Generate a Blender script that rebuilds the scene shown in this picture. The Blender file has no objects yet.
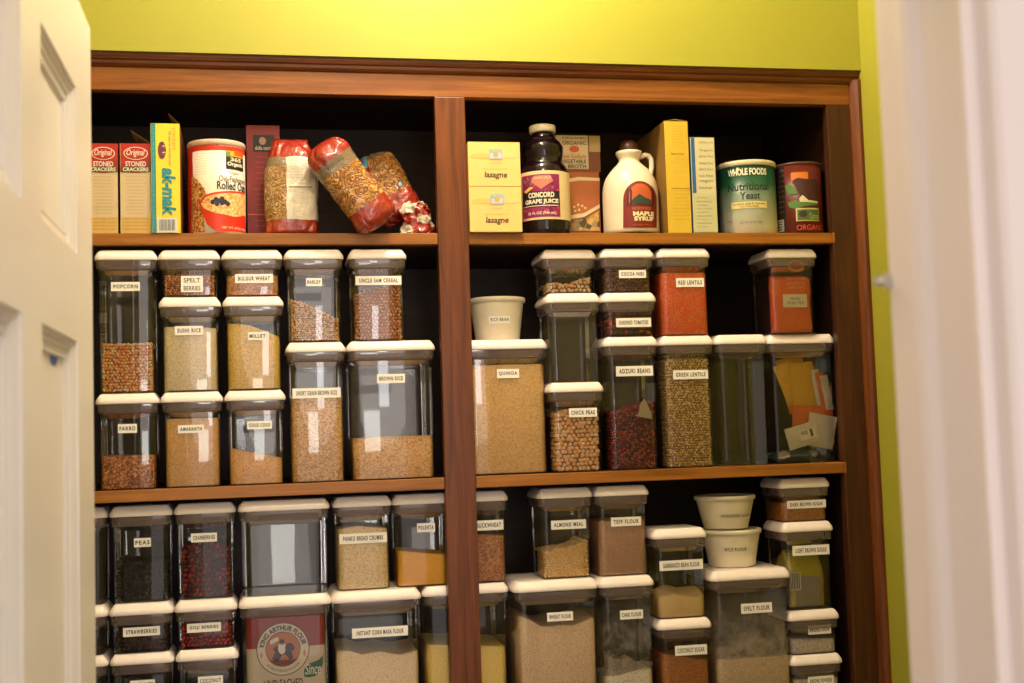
import bpy, math, random
from math import sin, cos, pi, radians, sqrt
from mathutils import Vector, Matrix, noise
C = bpy.context.scene.collection
random.seed(7)
# ------------------------------------------------------------------ camera
YAW, PIT, ROL, FPX = 0.19828, 0.06954, -0.0320, 1257.5
EYE = Vector((0, -2.1, 1.55))
_f = Vector((sin(YAW)*cos(PIT), cos(YAW)*cos(PIT), sin(PIT)))
_r = Vector((cos(YAW), -sin(YAW), 0)); _u = _r.cross(_f)
RT = _r*cos(ROL) + _u*sin(ROL); UP = -_r*sin(ROL) + _u*cos(ROL)
cam = bpy.data.cameras.new('camera'); co = bpy.data.objects.new('camera', cam); C.objects.link(co)
co.matrix_world = Matrix(((RT.x, UP.x, -_f.x, EYE.x), (RT.y, UP.y, -_f.y, EYE.y), (RT.z, UP.z, -_f.z, EYE.z), (0, 0, 0, 1)))
cam.sensor_width = 36; cam.lens = FPX/1024*36; cam.clip_start = .02
cam.dof.use_dof = True; cam.dof.focus_distance = 2.12; cam.dof.aperture_fstop = 5.0
bpy.context.scene.camera = co
sc = bpy.context.scene
sc.view_settings.view_transform = 'Standard'; sc.view_settings.look = 'None'
sc.view_settings.gamma = 1; sc.view_settings.use_curve_mapping = False
sc.view_settings.exposure = 0.16
sc.cycles.transparent_max_bounces = 32
# ------------------------------------------------------------------ world and lights
wd = bpy.data.worlds.new('world'); sc.world = wd; wd.use_nodes = True
wd.node_tree.nodes['Background'].inputs[0].default_value = (1.0, .90, .83, 1)
wd.node_tree.nodes['Background'].inputs[1].default_value = .94
def light(name, kind, loc, energy, col, **k):
    l = bpy.data.lights.new(name, kind); l.energy = energy; l.color = col
    for a, b in k.items(): setattr(l, a, b)
    o = bpy.data.objects.new(name, l); C.objects.link(o); o.location = loc; return o
light('closet_ceiling_lamp', 'POINT', (.34, -.27, 2.63), 26, (1.0, .83, .62), shadow_soft_size=.04)
light('closet_fill_light', 'POINT', (.22, -.95, 2.72), 15, (1.0, .84, .72), shadow_soft_size=.07)  # added fill for the shelf fronts, no real fixture
lw = light('room_fill_light', 'AREA', (.5, -6.0, 2.25), 36, (1.0, .87, .77), shape='DISK', size=2.8)  # added unseen fill shining in through the doorway
lw.rotation_euler = (Vector((.35, 0, 1.6)) - lw.location).to_track_quat('-Z', 'Y').to_euler()
for wx, wz, wwd, wh, we, wc in ((.43, 1.62, .26, .46, 3.0, (.95, .95, 1.0)), (.10, 1.19, .40, .34, 3.2, (.95, .95, .85))):
    ww = light('room_window', 'AREA', (wx, -4.3, wz), we, wc, shape='RECTANGLE', size=wwd, size_y=wh); ww.rotation_euler = (radians(90), 0, 0)
# ------------------------------------------------------------------ pixel rays of the camera -> planes in the place
def ray(px, py): return _f*FPX + RT*(px-512) - UP*(py-341.5)
def at(px, py, y=0.0):
    d = ray(px, py); return EYE + d*((y-EYE.y)/d.y)
# ------------------------------------------------------------------ materials
def lin(c): return c/12.92 if c <= .04045 else ((c+.055)/1.055)**2.4
def rgb(*c): return tuple(lin(x/255) for x in c) + (1,)
MC = {}
def newmat(name):
    m = bpy.data.materials.new(name); m.use_nodes = True; return m, m.node_tree.nodes, m.node_tree.links, m.node_tree.nodes['Principled BSDF']
def flat(r, g, b, rough=.55, coat=0, metal=0):
    k = (r, g, b, rough, coat, metal)
    if k in MC: return MC[k]
    m, N, L, p = newmat('paint_%d_%d_%d' % (r, g, b))
    p.inputs['Base Color'].default_value = rgb(r, g, b); p.inputs['Roughness'].default_value = rough
    p.inputs['Metallic'].default_value = metal; p.inputs['Coat Weight'].default_value = coat
    nz = N.new('ShaderNodeTexNoise'); nz.inputs['Scale'].default_value = 60; tc = N.new('ShaderNodeTexCoord')
    hv = N.new('ShaderNodeHueSaturation'); mr = N.new('ShaderNodeMapRange')
    mr.inputs[3].default_value = .93; mr.inputs[4].default_value = 1.07
    L.new(tc.outputs['Object'], nz.inputs['Vector']); L.new(nz.outputs[0], mr.inputs[0]); L.new(mr.outputs[0], hv.inputs['Value'])
    hv.inputs['Color'].default_value = rgb(r, g, b); L.new(hv.outputs[0], p.inputs['Base Color'])
    MC[k] = m; return m
def ramp(N, stops):
    r = N.new('ShaderNodeValToRGB'); e = r.color_ramp.elements
    while len(e) < len(stops): e.new(.5)
    for i, (p, c) in enumerate(stops): e[i].position = p; e[i].color = rgb(*c)
    return r
def wood(name, axis, dark, mid, lightc, rough=.35):
    m, N, L, p = newmat(name)
    tc = N.new('ShaderNodeTexCoord'); mp = N.new('ShaderNodeMapping'); L.new(tc.outputs['Object'], mp.inputs[0])
    s = [55, 55, 55]; s[axis] = 3.0; mp.inputs['Scale'].default_value = s
    n1 = N.new('ShaderNodeTexNoise'); n1.inputs['Scale'].default_value = 1; n1.inputs['Detail'].default_value = 8; n1.inputs['Distortion'].default_value = 1.2
    L.new(mp.outputs[0], n1.inputs['Vector'])
    mp2 = N.new('ShaderNodeMapping'); L.new(tc.outputs['Object'], mp2.inputs[0]); s2 = [400, 400, 400]; s2[axis] = 12; mp2.inputs['Scale'].default_value = s2
    n2 = N.new('ShaderNodeTexNoise'); n2.inputs['Scale'].default_value = 1; n2.inputs['Detail'].default_value = 3; L.new(mp2.outputs[0], n2.inputs['Vector'])
    ad = N.new('ShaderNodeMath'); ad.operation = 'MULTIPLY_ADD'; ad.inputs[1].default_value = .35; L.new(n2.outputs[0], ad.inputs[0]); L.new(n1.outputs[0], ad.inputs[2])
    r = ramp(N, [(.40, dark), (.68, mid), (1.0, lightc)]); L.new(ad.outputs[0], r.inputs[0]); L.new(r.outputs[0], p.inputs['Base Color'])
    p.inputs['Roughness'].default_value = rough; p.inputs['Specular IOR Level'].default_value = .35
    b = N.new('ShaderNodeBump'); b.inputs['Strength'].default_value = .12; b.inputs['Distance'].default_value = .001
    L.new(ad.outputs[0], b.inputs['Height']); L.new(b.outputs[0], p.inputs['Normal']); return m
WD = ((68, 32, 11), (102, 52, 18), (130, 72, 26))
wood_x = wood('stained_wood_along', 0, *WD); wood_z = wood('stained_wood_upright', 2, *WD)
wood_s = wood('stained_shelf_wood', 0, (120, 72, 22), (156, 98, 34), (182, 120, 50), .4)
wood_r = wood('lit_stained_rail_wood', 0, (98, 52, 18), (136, 80, 30), (164, 104, 46), .4)  # paler copy: lamplight on the top rail mixed into its colour
wood_d = wood('shaded_stained_wood_upright', 2, (46, 24, 11), (68, 36, 16), (90, 50, 22), .45)  # darker copy: right stile's dimness far from the lamp put into the colour
wood_in = wood('shaded_stained_wood_inside', 0, (34, 18, 11), (46, 25, 15), (60, 34, 20), .5)  # shade inside the cupboard painted in as a darker wood
def painted(name, c, sc_=9, amt=.04, rough=.6, bump=.05):
    m, N, L, p = newmat(name); tc = N.new('ShaderNodeTexCoord'); nz = N.new('ShaderNodeTexNoise'); nz.inputs['Scale'].default_value = sc_; nz.inputs['Detail'].default_value = 5
    L.new(tc.outputs['Object'], nz.inputs['Vector']); hv = N.new('ShaderNodeHueSaturation'); mr = N.new('ShaderNodeMapRange'); mr.inputs[3].default_value = 1-amt; mr.inputs[4].default_value = 1+amt
    L.new(nz.outputs[0], mr.inputs[0]); L.new(mr.outputs[0], hv.inputs['Value']); hv.inputs['Color'].default_value = rgb(*c); L.new(hv.outputs[0], p.inputs['Base Color'])
    p.inputs['Roughness'].default_value = rough
    n2 = N.new('ShaderNodeTexNoise'); n2.inputs['Scale'].default_value = 250; L.new(tc.outputs['Object'], n2.inputs['Vector'])
    b = N.new('ShaderNodeBump'); b.inputs['Strength'].default_value = bump; b.inputs['Distance'].default_value = .001; L.new(n2.outputs[0], b.inputs['Height']); L.new(b.outputs[0], p.inputs['Normal']); return m
green = painted('lime_green_wall_paint', (160, 158, 50), rough=.55)
white_door = painted('cream_door_paint', (224, 219, 214), rough=.35, bump=.02)
white_jamb = painted('white_jamb_paint', (226, 214, 210), rough=.4, bump=.02)
plaster = painted('plaster_paint', (205, 195, 170))
floorm = wood('floor_boards', 1, (70, 44, 24), (110, 74, 44), (140, 98, 60))
# clear plastic: thin shell, see-through with gloss
def clear(name, tint, haze=.04, gl=.06, hazec=(150, 140, 135), rough=.03):
    m, N, L, p = newmat(name); N.remove(p); out = N['Material Output']
    t = N.new('ShaderNodeBsdfTransparent'); t.inputs[0].default_value = tint + (1,)
    d = N.new('ShaderNodeBsdfDiffuse'); d.inputs[0].default_value = rgb(*hazec)
    g = N.new('ShaderNodeBsdfGlossy'); g.inputs['Roughness'].default_value = rough; g.inputs[0].default_value = (1, 1, 1, 1)
    m1 = N.new('ShaderNodeMixShader'); m1.inputs[0].default_value = haze; L.new(t.outputs[0], m1.inputs[1]); L.new(d.outputs[0], m1.inputs[2])
    fr = N.new('ShaderNodeFresnel'); fr.inputs[0].default_value = 1.5
    mr = N.new('ShaderNodeMath'); mr.operation = 'MULTIPLY_ADD'; mr.inputs[1].default_value = .8; mr.inputs[2].default_value = gl-.03; L.new(fr.outputs[0], mr.inputs[0])
    m2 = N.new('ShaderNodeMixShader'); L.new(mr.outputs[0], m2.inputs[0]); L.new(m1.outputs[0], m2.inputs[1]); L.new(g.outputs[0], m2.inputs[2]); L.new(m2.outputs[0], out.inputs[0]); return m
shell = clear('clear_plastic', (.975, .97, .97), .015, .045)
rimm = clear('clear_plastic_rim', (.80, .77, .77), .22, .06, (176, 158, 152))
plugm = clear('grey_inner_lid', (.50, .46, .46), .50, .06, (176, 156, 150), .15)
lidm = flat(240, 229, 225, .38)
tape = flat(246, 242, 236, .5); ink = flat(44, 40, 40, .6)
BO = 1.5
def up(c): k = min(BO, (243/max(c))**2.2); return tuple(x*k**(1/2.2) for x in c)
def grain(name, c1, c2, c3, scale, bump=.35, rough=.6, dist=.001):
    m, N, L, p = newmat(name); tc = N.new('ShaderNodeTexCoord'); v = N.new('ShaderNodeTexVoronoi'); v.inputs['Scale'].default_value = scale
    L.new(tc.outputs['Object'], v.inputs['Vector']); sp = N.new('ShaderNodeSeparateColor'); L.new(v.outputs['Color'], sp.inputs[0])
    r = ramp(N, [(.15, up(c1)), (.5, up(c2)), (.9, up(c3))]); L.new(sp.outputs[0], r.inputs[0])
    e = ramp(N, [(.0, (255, 255, 255)), (.6, (248, 246, 242)), (1.0, (190, 178, 164))]); L.new(v.outputs['Distance'], e.inputs[0])
    mx = N.new('ShaderNodeMix'); mx.data_type = 'RGBA'; mx.blend_type = 'MULTIPLY'; mx.inputs[0].default_value = 1
    L.new(r.outputs[0], mx.inputs[6]); L.new(e.outputs[0], mx.inputs[7]); L.new(mx.outputs[2], p.inputs['Base Color'])
    b = N.new('ShaderNodeBump'); b.invert = True; b.inputs['Strength'].default_value = bump; b.inputs['Distance'].default_value = dist
    L.new(v.outputs['Distance'], b.inputs['Height']); L.new(b.outputs[0], p.inputs['Normal']); p.inputs['Roughness'].default_value = rough; return m
def beadmat(name, c1, c2, c3, rough=.45):
    m, N, L, p = newmat(name); g = N.new('ShaderNodeNewGeometry'); r = ramp(N, [(.1, up(c1)), (.5, up(c2)), (.9, up(c3))])
    L.new(g.outputs['Random Per Island'], r.inputs[0]); L.new(r.outputs[0], p.inputs['Base Color']); p.inputs['Roughness'].default_value = rough; return m
# ------------------------------------------------------------------ mesh builder
TXT = {}
def text2d(s, bold=0, shear=0, space=1.0):
    k = (s, bold, shear, space)
    if k not in TXT:
        c = bpy.data.curves.new('t', 'FONT'); c.body = s; c.size = 1; c.offset = bold; c.shear = shear; c.space_character = space; c.resolution_u = 3
        o = bpy.data.objects.new('t', c); C.objects.link(o); bpy.context.view_layer.update()
        me = bpy.data.meshes.new_from_object(o.evaluated_get(bpy.context.evaluated_depsgraph_get()))
        vs = [(v.co.x, v.co.y) for v in me.vertices]; fs = [tuple(p.vertices) for p in me.polygons]
        bpy.data.objects.remove(o); bpy.data.curves.remove(c); bpy.data.meshes.remove(me)
        x0 = min(v[0] for v in vs); x1 = max(v[0] for v in vs); y0 = min(v[1] for v in vs); y1 = max(v[1] for v in vs)
        TXT[k] = ([((a-x0)/(x1-x0), (b-y0)/max(1e-6, y1-y0)) for a, b in vs], fs)
    return TXT[k]
def rrect(w, d, r, n=5, cx=0, cy=0):
    pts = []
    r = min(r, w/2-1e-5, d/2-1e-5)
    for (sx, sy, a0) in ((1, -1, -90), (1, 1, 0), (-1, 1, 90), (-1, -1, 180)):
        for i in range(n+1):
            a = radians(a0+90*i/n); pts.append((cx+sx*(w/2-r)+r*cos(a), cy+sy*(d/2-r)+r*sin(a)))
    return pts
class MB:
    def __init__(s): s.v = []; s.f = []; s.m = []; s.mats = []; s.sm = []
    def mi(s, m):
        if m not in s.mats: s.mats.append(m)
        return s.mats.index(m)
    def add(s, vs, fs, m, smooth=False):
        o = len(s.v); s.v += [tuple(x) for x in vs]; k = s.mi(m)
        for f in fs: s.f.append(tuple(i+o for i in f)); s.m.append(k); s.sm.append(smooth)
    def box(s, x0, x1, y0, y1, z0, z1, m, M=None):
        vs = [Vector((x, y, z)) for z in (z0, z1) for y in (y0, y1) for x in (x0, x1)]
        if M: vs = [M @ v for v in vs]
        s.add(vs, [(0, 2, 3, 1), (4, 5, 7, 6), (0, 1, 5, 4), (2, 6, 7, 3), (0, 4, 6, 2), (1, 3, 7, 5)], m)
    def loft(s, rings, m, cap0=True, cap1=True, smooth=True, M=None):
        n = len(rings[0]); vs = [M @ Vector(p) if M else p for r in rings for p in r]; fs = []
        for k in range(len(rings)-1):
            for i in range(n):
                j = (i+1) % n; fs.append((k*n+i, k*n+j, (k+1)*n+j, (k+1)*n+i))
        s.add(vs, fs, m, smooth)
        o = len(s.v)-len(vs); k = s.mi(m)
        if cap0: s.f.append(tuple(o+i for i in reversed(range(n)))); s.m.append(k); s.sm.append(False)
        if cap1: s.f.append(tuple(o+(len(rings)-1)*n+i for i in range(n))); s.m.append(k); s.sm.append(False)
    def lathe(s, prof, m, n=32, cx=0, cy=0, cap0=True, cap1=True, sy=1, mf=None):
        rings = [[(cx+r*cos(2*pi*i/n), cy+sy*r*sin(2*pi*i/n), z) for i in range(n)] for r, z in prof]
        if mf is None: s.loft(rings, m, cap0, cap1)
        else:
            for k in range(len(rings)-1): s.loft(rings[k:k+2], mf(k), cap0 and k == 0, cap1 and k == len(rings)-2)
    def tube(s, pts, r, m, n=10, cap=True):
        rings = []; pts = [Vector(p) for p in pts]
        for i, p in enumerate(pts):
            t = (pts[min(i+1, len(pts)-1)]-pts[max(i-1, 0)]).normalized(); a = t.orthogonal().normalized() if i == 0 else (rings_a - t*rings_a.dot(t)).normalized()
            rings_a = a; b = t.cross(a); rr = r[i] if isinstance(r, (list, tuple)) else r
            rings.append([p+a*rr*cos(2*pi*k/n)+b*rr*sin(2*pi*k/n) for k in range(n)])
        s.loft(rings, m, cap, cap)
    # decals on a surface S:  S.m(u, v, h) -> local point
    def rect(s, S, u0, v0, u1, v1, m, h=1, nu=None):
        nu = nu or S.nu; vs = []; fs = []
        for i in range(nu+1):
            u = u0+(u1-u0)*i/nu; vs += [S.m(u, v0, h), S.m(u, v1, h)]
        for i in range(nu): fs.append((2*i, 2*i+2, 2*i+3, 2*i+1))
        s.add(vs, fs, m)
    def poly(s, S, pts, m, h=1):
        if S.nu > 1:
            q = []
            for a, b in zip(pts, pts[1:]+pts[:1]):
                n_ = max(1, int(math.dist(a, b)/.003)); q += [(a[0]+(b[0]-a[0])*k/n_, a[1]+(b[1]-a[1])*k/n_) for k in range(n_)]
            pts = q
        cx = sum(p[0] for p in pts)/len(pts); cy = sum(p[1] for p in pts)/len(pts); n = len(pts); R = 1 if S.nu == 1 else 10
        vs = [S.m(cx, cy, h)]; fs = []
        for k in range(1, R+1):
            for a, b in pts: vs.append(S.m(cx+(a-cx)*k/R, cy+(b-cy)*k/R, h))
        for i in range(n):
            j = (i+1) % n; fs.append((0, 1+i, 1+j))
            for k in range(R-1): fs.append((1+k*n+i, 1+(k+1)*n+i, 1+(k+1)*n+j, 1+k*n+j))
        s.add(vs, fs, m)
    def ell(s, S, cu, cv, ru, rv, m, h=1, n=24, a0=0, a1=360):
        s.poly(S, [(cu+ru*cos(radians(a0+(a1-a0)*i/n)), cv+rv*sin(radians(a0+(a1-a0)*i/n))) for i in range(n)], m, h)
    def text(s, S, t, u0, v0, u1, v1, m, h=2, bold=0, shear=0, rot=0, space=1.0):
        vs, fs = text2d(t, bold, shear, space); out = []
        for a, b in vs:
            if rot: a, b = b, 1-a       # reads downwards
            out.append(S.m(u0+(u1-u0)*a, v0+(v1-v0)*b, h))
        s.add(out, fs, m)
    def build(s, name, loc=(0, 0, 0), parent=None, bevel=0):
        me = bpy.data.meshes.new(name); me.from_pydata([tuple(v) for v in s.v], [], s.f)
        for m in s.mats: me.materials.append(m)
        me.polygons.foreach_set('material_index', s.m); me.polygons.foreach_set('use_smooth', s.sm); me.update()
        o = bpy.data.objects.new(name, me); C.objects.link(o)
        if parent: o.parent = parent
        o.location = loc
        if bevel:
            b = o.modifiers.new('bevel', 'BEVEL'); b.width = bevel; b.segments = 2; b.limit_method = 'ANGLE'; b.angle_limit = radians(50)
        return o
class Front:   # a plane facing the camera side (-y) at world y, local to origin O
    nu = 1
    def __init__(s, O, y): s.O = Vector(O); s.y = y
    def m(s, u, v, h): return Vector((u-s.O.x, s.y-s.O.y-.00035*h, v-s.O.z))
    def px(s, x, y): p = at(x, y, s.y); return p.x, p.z
    def box(s, x0, y0, x1, y1):       # pixel box -> u0,v0,u1,v1
        a = s.px(x0, (y0+y1)/2); b = s.px(x1, (y0+y1)/2); c = s.px((x0+x1)/2, y1); d = s.px((x0+x1)/2, y0); return a[0], c[1], b[0], d[1]
class Cyl:     # upright cylinder face
    nu = 14
    def __init__(s, O, r): s.O = Vector(O); s.r = r
    def m(s, u, v, h):
        a = u/s.r; R = s.r+.00035*h; return Vector((R*sin(a), -R*cos(a), v-s.O.z))
    def px(s, x, y):
        d = ray(x, y); ex, ey = EYE.x-s.O.x, EYE.y-s.O.y
        A = d.x**2+d.y**2; B = 2*(ex*d.x+ey*d.y); Cc = ex*ex+ey*ey-s.r**2; D = B*B-4*A*Cc
        t = (-B-sqrt(D))/(2*A) if D > 0 else -B/(2*A)
        P = EYE+d*t; return math.atan2(P.x-s.O.x, -(P.y-s.O.y))*s.r, P.z
    box = Front.box
class CylP(Cyl):   # radius follows a profile of height
    def __init__(s, O, r, fn): s.O = Vector(O); s.r = r; s.fn = fn
    def m(s, u, v, h):
        a = u/s.r; R = s.fn(v-s.O.z)+.00035*h+.0003; return Vector((R*sin(a), -R*cos(a), v-s.O.z))
def tag(o, label=None, cat=None, group=None, kind=None):
    if label: o['label'] = label
    if cat: o['category'] = cat
    if group: o['group'] = group
    if kind: o['kind'] = kind
    return o
def empty(name, loc, label, cat, group=None):
    o = bpy.data.objects.new(name, None); C.objects.link(o); o.location = loc; o.empty_display_size = .02; return tag(o, label, cat, group)
def struct(name, mb, **k): return tag(mb.build(name, **k), kind='structure')
# ------------------------------------------------------------------ the room
S1T, S1B, S2T, S2B, S3T = 1.8863, 1.8671, 1.4724, 1.4530, 1.0585
XR = 1.0828; XL = -.43; DEP = .33; OUT = -1.2
b = MB(); b.box(XL-.1, XR, -.019, .40, 2.1817, 2.80, green); struct('wall_back', b)
b = MB(); b.box(XR, XR+.1, OUT, .40, 0, 2.80, green); struct('wall_right', b)
b = MB(); b.box(XL-.2, XL-.1, OUT, .40, 0, 2.80, green); struct('wall_left', b)
b = MB(); b.box(XL-.2, XR+.1, OUT-.14, .4, 2.80, 2.86, plaster); struct('ceiling', b)
b = MB(); b.box(-2.5, 3, -5, .4, -.05, 0, floorm); struct('floor', b)
b = MB(); b.box(.50, 3.0, -1.335, OUT, 0, 2.80, plaster); b.box(-2.5, -.262, -1.335, OUT, 0, 2.80, plaster); b.box(-.262, .50, -1.335, OUT, 2.08, 2.80, plaster); struct('wall_front', b)
# right jamb with stop and casing: one moulded profile run upright
prof = [(.60, -1.2), (.4835, -1.2), (.4825, -1.2475), (.4720, -1.250), (.4705, -1.260), (.4722, -1.268), (.4780, -1.276), (.4790, -1.318), (.4785, -1.3225), (.4775, -1.326), (.4770, -1.3335),
        (.4700, -1.341), (.4790, -1.3425), (.4800, -1.357), (.4835, -1.361), (.5000, -1.356), (.5350, -1.352), (.5500, -1.360), (.5600, -1.358), (.5620, -1.335), (.60, -1.335)]
b = MB(); b.loft([[(x, y, z) for x, y in prof] for z in (0, 2.12)], white_jamb, smooth=False); struct('trim_1', b)
# ------------------------------------------------------------------ door: six panels, open at right angles to the shelves
DX = -.187; DT = .035; Y0, Y1 = -1.356, -.602
door = MB()
cols = [(-1.245, -1.038), (-.942, -.722)]; rows = [(.24, .86), (1.05, 1.656), (1.748, 1.927)]
ys = [Y0, cols[0][0], cols[0][1], cols[1][0], cols[1][1], Y1]; zs = [.01, .24, .86, 1.05, 1.656, 1.748, 1.927, 2.03]
def dface(x, sgn):
    for i in range(5):
        for j in range(7):
            ya, yb, za, zb = ys[i], ys[i+1], zs[j], zs[j+1]
            if (i in (1, 3)) and (j in (1, 3, 5)):
                rg = [(0, 0), (.0004, .0025), (.004, .0030), (.0075, .0065), (.0105, .0068), (.0108, .0088), (.0165, .0092), (.0185, .0085), (.0200, .0105), (.0205, .0125)]
                rings = []
                for ins, dp in rg:
                    X = x-sgn*dp; q = [(X, ya+ins, za+ins), (X, yb-ins, za+ins), (X, yb-ins, zb-ins), (X, ya+ins, zb-ins)]
                    rings.append(q if sgn > 0 else q[::-1])
                door.loft(rings, white_door, cap0=False, smooth=False)
            else:
                q = [(x, ya, za), (x, yb, za), (x, yb, zb), (x, ya, zb)]
                door.add(q if sgn > 0 else q[::-1], [(0, 1, 2, 3)], white_door)
dface(DX, 1); dface(DX-DT, -1)
for (ya, yb) in ((Y0, Y0), (Y1, Y1)): door.add([(DX-DT, ya, .01), (DX, ya, .01), (DX, ya, 2.03), (DX-DT, ya, 2.03)], [(0, 1, 2, 3)], white_door)
for z in (.01, 2.03): door.add([(DX-DT, Y0, z), (DX, Y0, z), (DX, Y1, z), (DX-DT, Y1, z)], [(0, 1, 2, 3)], white_door)
struct('door_1', door)
def atx(px, py, x): d = ray(px, py); return EYE + d*((x-EYE.x)/d.x)
x = DX-.0125; tp = flat(58, 92, 178, .6); TP = [atx(a, b_, x) for a, b_ in ((47, 343), (58, 349), (57.5, 357), (55, 366), (51, 364), (49, 353))]
bt = MB(); bt.loft([[(x+dx, p.y, p.z) for p in TP] for dx in (.0002, .0008)], tp, smooth=False)
tag(bt.build('painters_tape'), 'torn scrap of blue painters tape stuck on the white panel door', 'tape')
# strike plate lip on the jamb edge
sp = MB(); steel = flat(205, 205, 196, .3, 0, .8)
sp.box(.4775, .486, -1.2035, -1.2, 1.650, 1.662, steel)
sp.loft([[(.484-.010*i/5-.004, -1.2015+.003*sin(i*.6), z) for z in (1.6520, 1.6600)]+[(.484-.010*i/5-.004, -1.1995+.003*sin(i*.6), z) for z in (1.6600, 1.6520)] for i in range(6)], steel)
tag(sp.build('strike_plate'), 'small silver metal strike plate lip on the edge of the white door jamb', 'strike plate')
# ------------------------------------------------------------------ the built-in cupboard
XO = XR-.0005
cab = empty('pantry_cabinet', (.35, .15, 0), 'dark-stained wooden built-in pantry cabinet holding the shelves, under a green wall', 'cabinet')
def cpart(name, mb, bevel=.0012):
    o = mb.build(name, loc=(-.35, -.15, 0), parent=cab, bevel=bevel); return o
b = MB(); b.box(XL, XO, 0, .02, 2.1219, 2.1817, wood_r); cpart('top_rail', b)
b = MB()
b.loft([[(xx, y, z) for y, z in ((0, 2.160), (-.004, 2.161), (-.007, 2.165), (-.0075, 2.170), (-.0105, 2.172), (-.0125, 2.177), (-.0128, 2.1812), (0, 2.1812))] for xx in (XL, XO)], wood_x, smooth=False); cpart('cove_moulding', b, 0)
b = MB(); b.box(.3000, .3525, 0, .02, .10, 2.1219, wood_z); cpart('centre_stile', b)
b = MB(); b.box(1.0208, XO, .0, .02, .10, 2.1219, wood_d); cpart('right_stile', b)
b = MB(); b.box(XL, -.355, .0, .02, .10, 2.1219, wood_z); cpart('left_stile', b)
b = MB(); b.loft([[(x_, y_, z) for x_, y_ in ((XO, 0), (XO, -.016), (XO-.006, -.0155), (XO-.0115, -.011), (XO-.016, -.005), (XO-.0165, 0))] for z in (.10, 2.166)], wood_z, smooth=False); cpart('scribe_moulding', b, 0)
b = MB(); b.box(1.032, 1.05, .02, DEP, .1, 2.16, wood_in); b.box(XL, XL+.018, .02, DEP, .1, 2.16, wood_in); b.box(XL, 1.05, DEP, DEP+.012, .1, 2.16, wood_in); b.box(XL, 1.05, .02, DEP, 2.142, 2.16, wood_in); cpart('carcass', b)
for nm, zt, zb in (('shelf', S1T, S1B), ('shelf', S2T, S2B), ('shelf', S3T, S3T-.0195), ('shelf', .62, .60)):
    b = MB()
    b.box(-.3545, .2996, .002, .022, zb, zt, wood_s); b.box(.3529, 1.0204, .002, .022, zb, zt, wood_s)
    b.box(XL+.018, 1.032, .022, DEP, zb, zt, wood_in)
    o = cpart(nm, b)
for zb, zt in ((S1B, S1T), (S2B, S2T)): b = MB(); b.box(1.0190, 1.0235, -.002, -.0001, zb, zt, wood_s); cpart('shelf_cleat', b, 0)
# ------------------------------------------------------------------ storage containers
U = .0775; WS, WL = .0990, .1495
CM = {}
def cont_mesh(w, h):
    k = (w, h)
    if k in CM: return CM[k]
    e = .006; wb = w-2*e; hl = .0170        # body, lid height
    lid = MB(); R = .0105 if w < .11 else .013
    lv = [(-.0005, .0), (.0, .0012), (-.0002, .0055), (-.0018, .0088), (-.0052, .0135), (-.0072, .0160), (-.0092, .0170)]
    lid.loft([[(x, y, h-hl+z) for x, y in rrect(w+2*i, w+2*i, max(.004, R+i))] for i, z in lv], lidm)
    lid.lathe([(.016, h-.0008), (.0155, h+.0001), (.001, h+.0002)], lidm, 20, cap0=False, cap1=True)
    plug = MB()
    plug.loft([[(x, y, z) for x, y in rrect(q, q, R*.8)] for q, z in ((w-.022, h-hl+.0005), (w-.022, h-.0300), (w-.019, h-.0305), (w-.019, h-.0325), (w-.024, h-.0335), (w-.030, h-.0385), (w-.040, h-.0410))], plugm, cap0=False)
    body = MB(); tb = [(w-2*e-.0015, 0.0), (w-2*e-.0004, .0012), (w-2*e, .003), (w-2*e+.0012, h-.040), (w-2*e+.0016, h-.0335)]
    body.loft([[(x, y, z) for x, y in rrect(q, q, R*1.15)] for q, z in tb], shell, cap1=False)
    body.loft([[(x, y, z) for x, y in rrect(q, q, R*.95)] for q, z in ((w-2*e+.0016, h-.0335), (w-.0062, h-.0322), (w-.0048, h-.0305), (w-.0040, h-hl-.0002))], rimm, cap0=False, cap1=False)
    out = []
    for nm, mb in (('body', body), ('lid', lid), ('lid_seal', plug)):
        o = mb.build(nm); out.append(o.data); bpy.data.objects.remove(o)
    CM[k] = out; return out
class Cont: pass
CG = 'clear storage containers with white lids'
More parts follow.
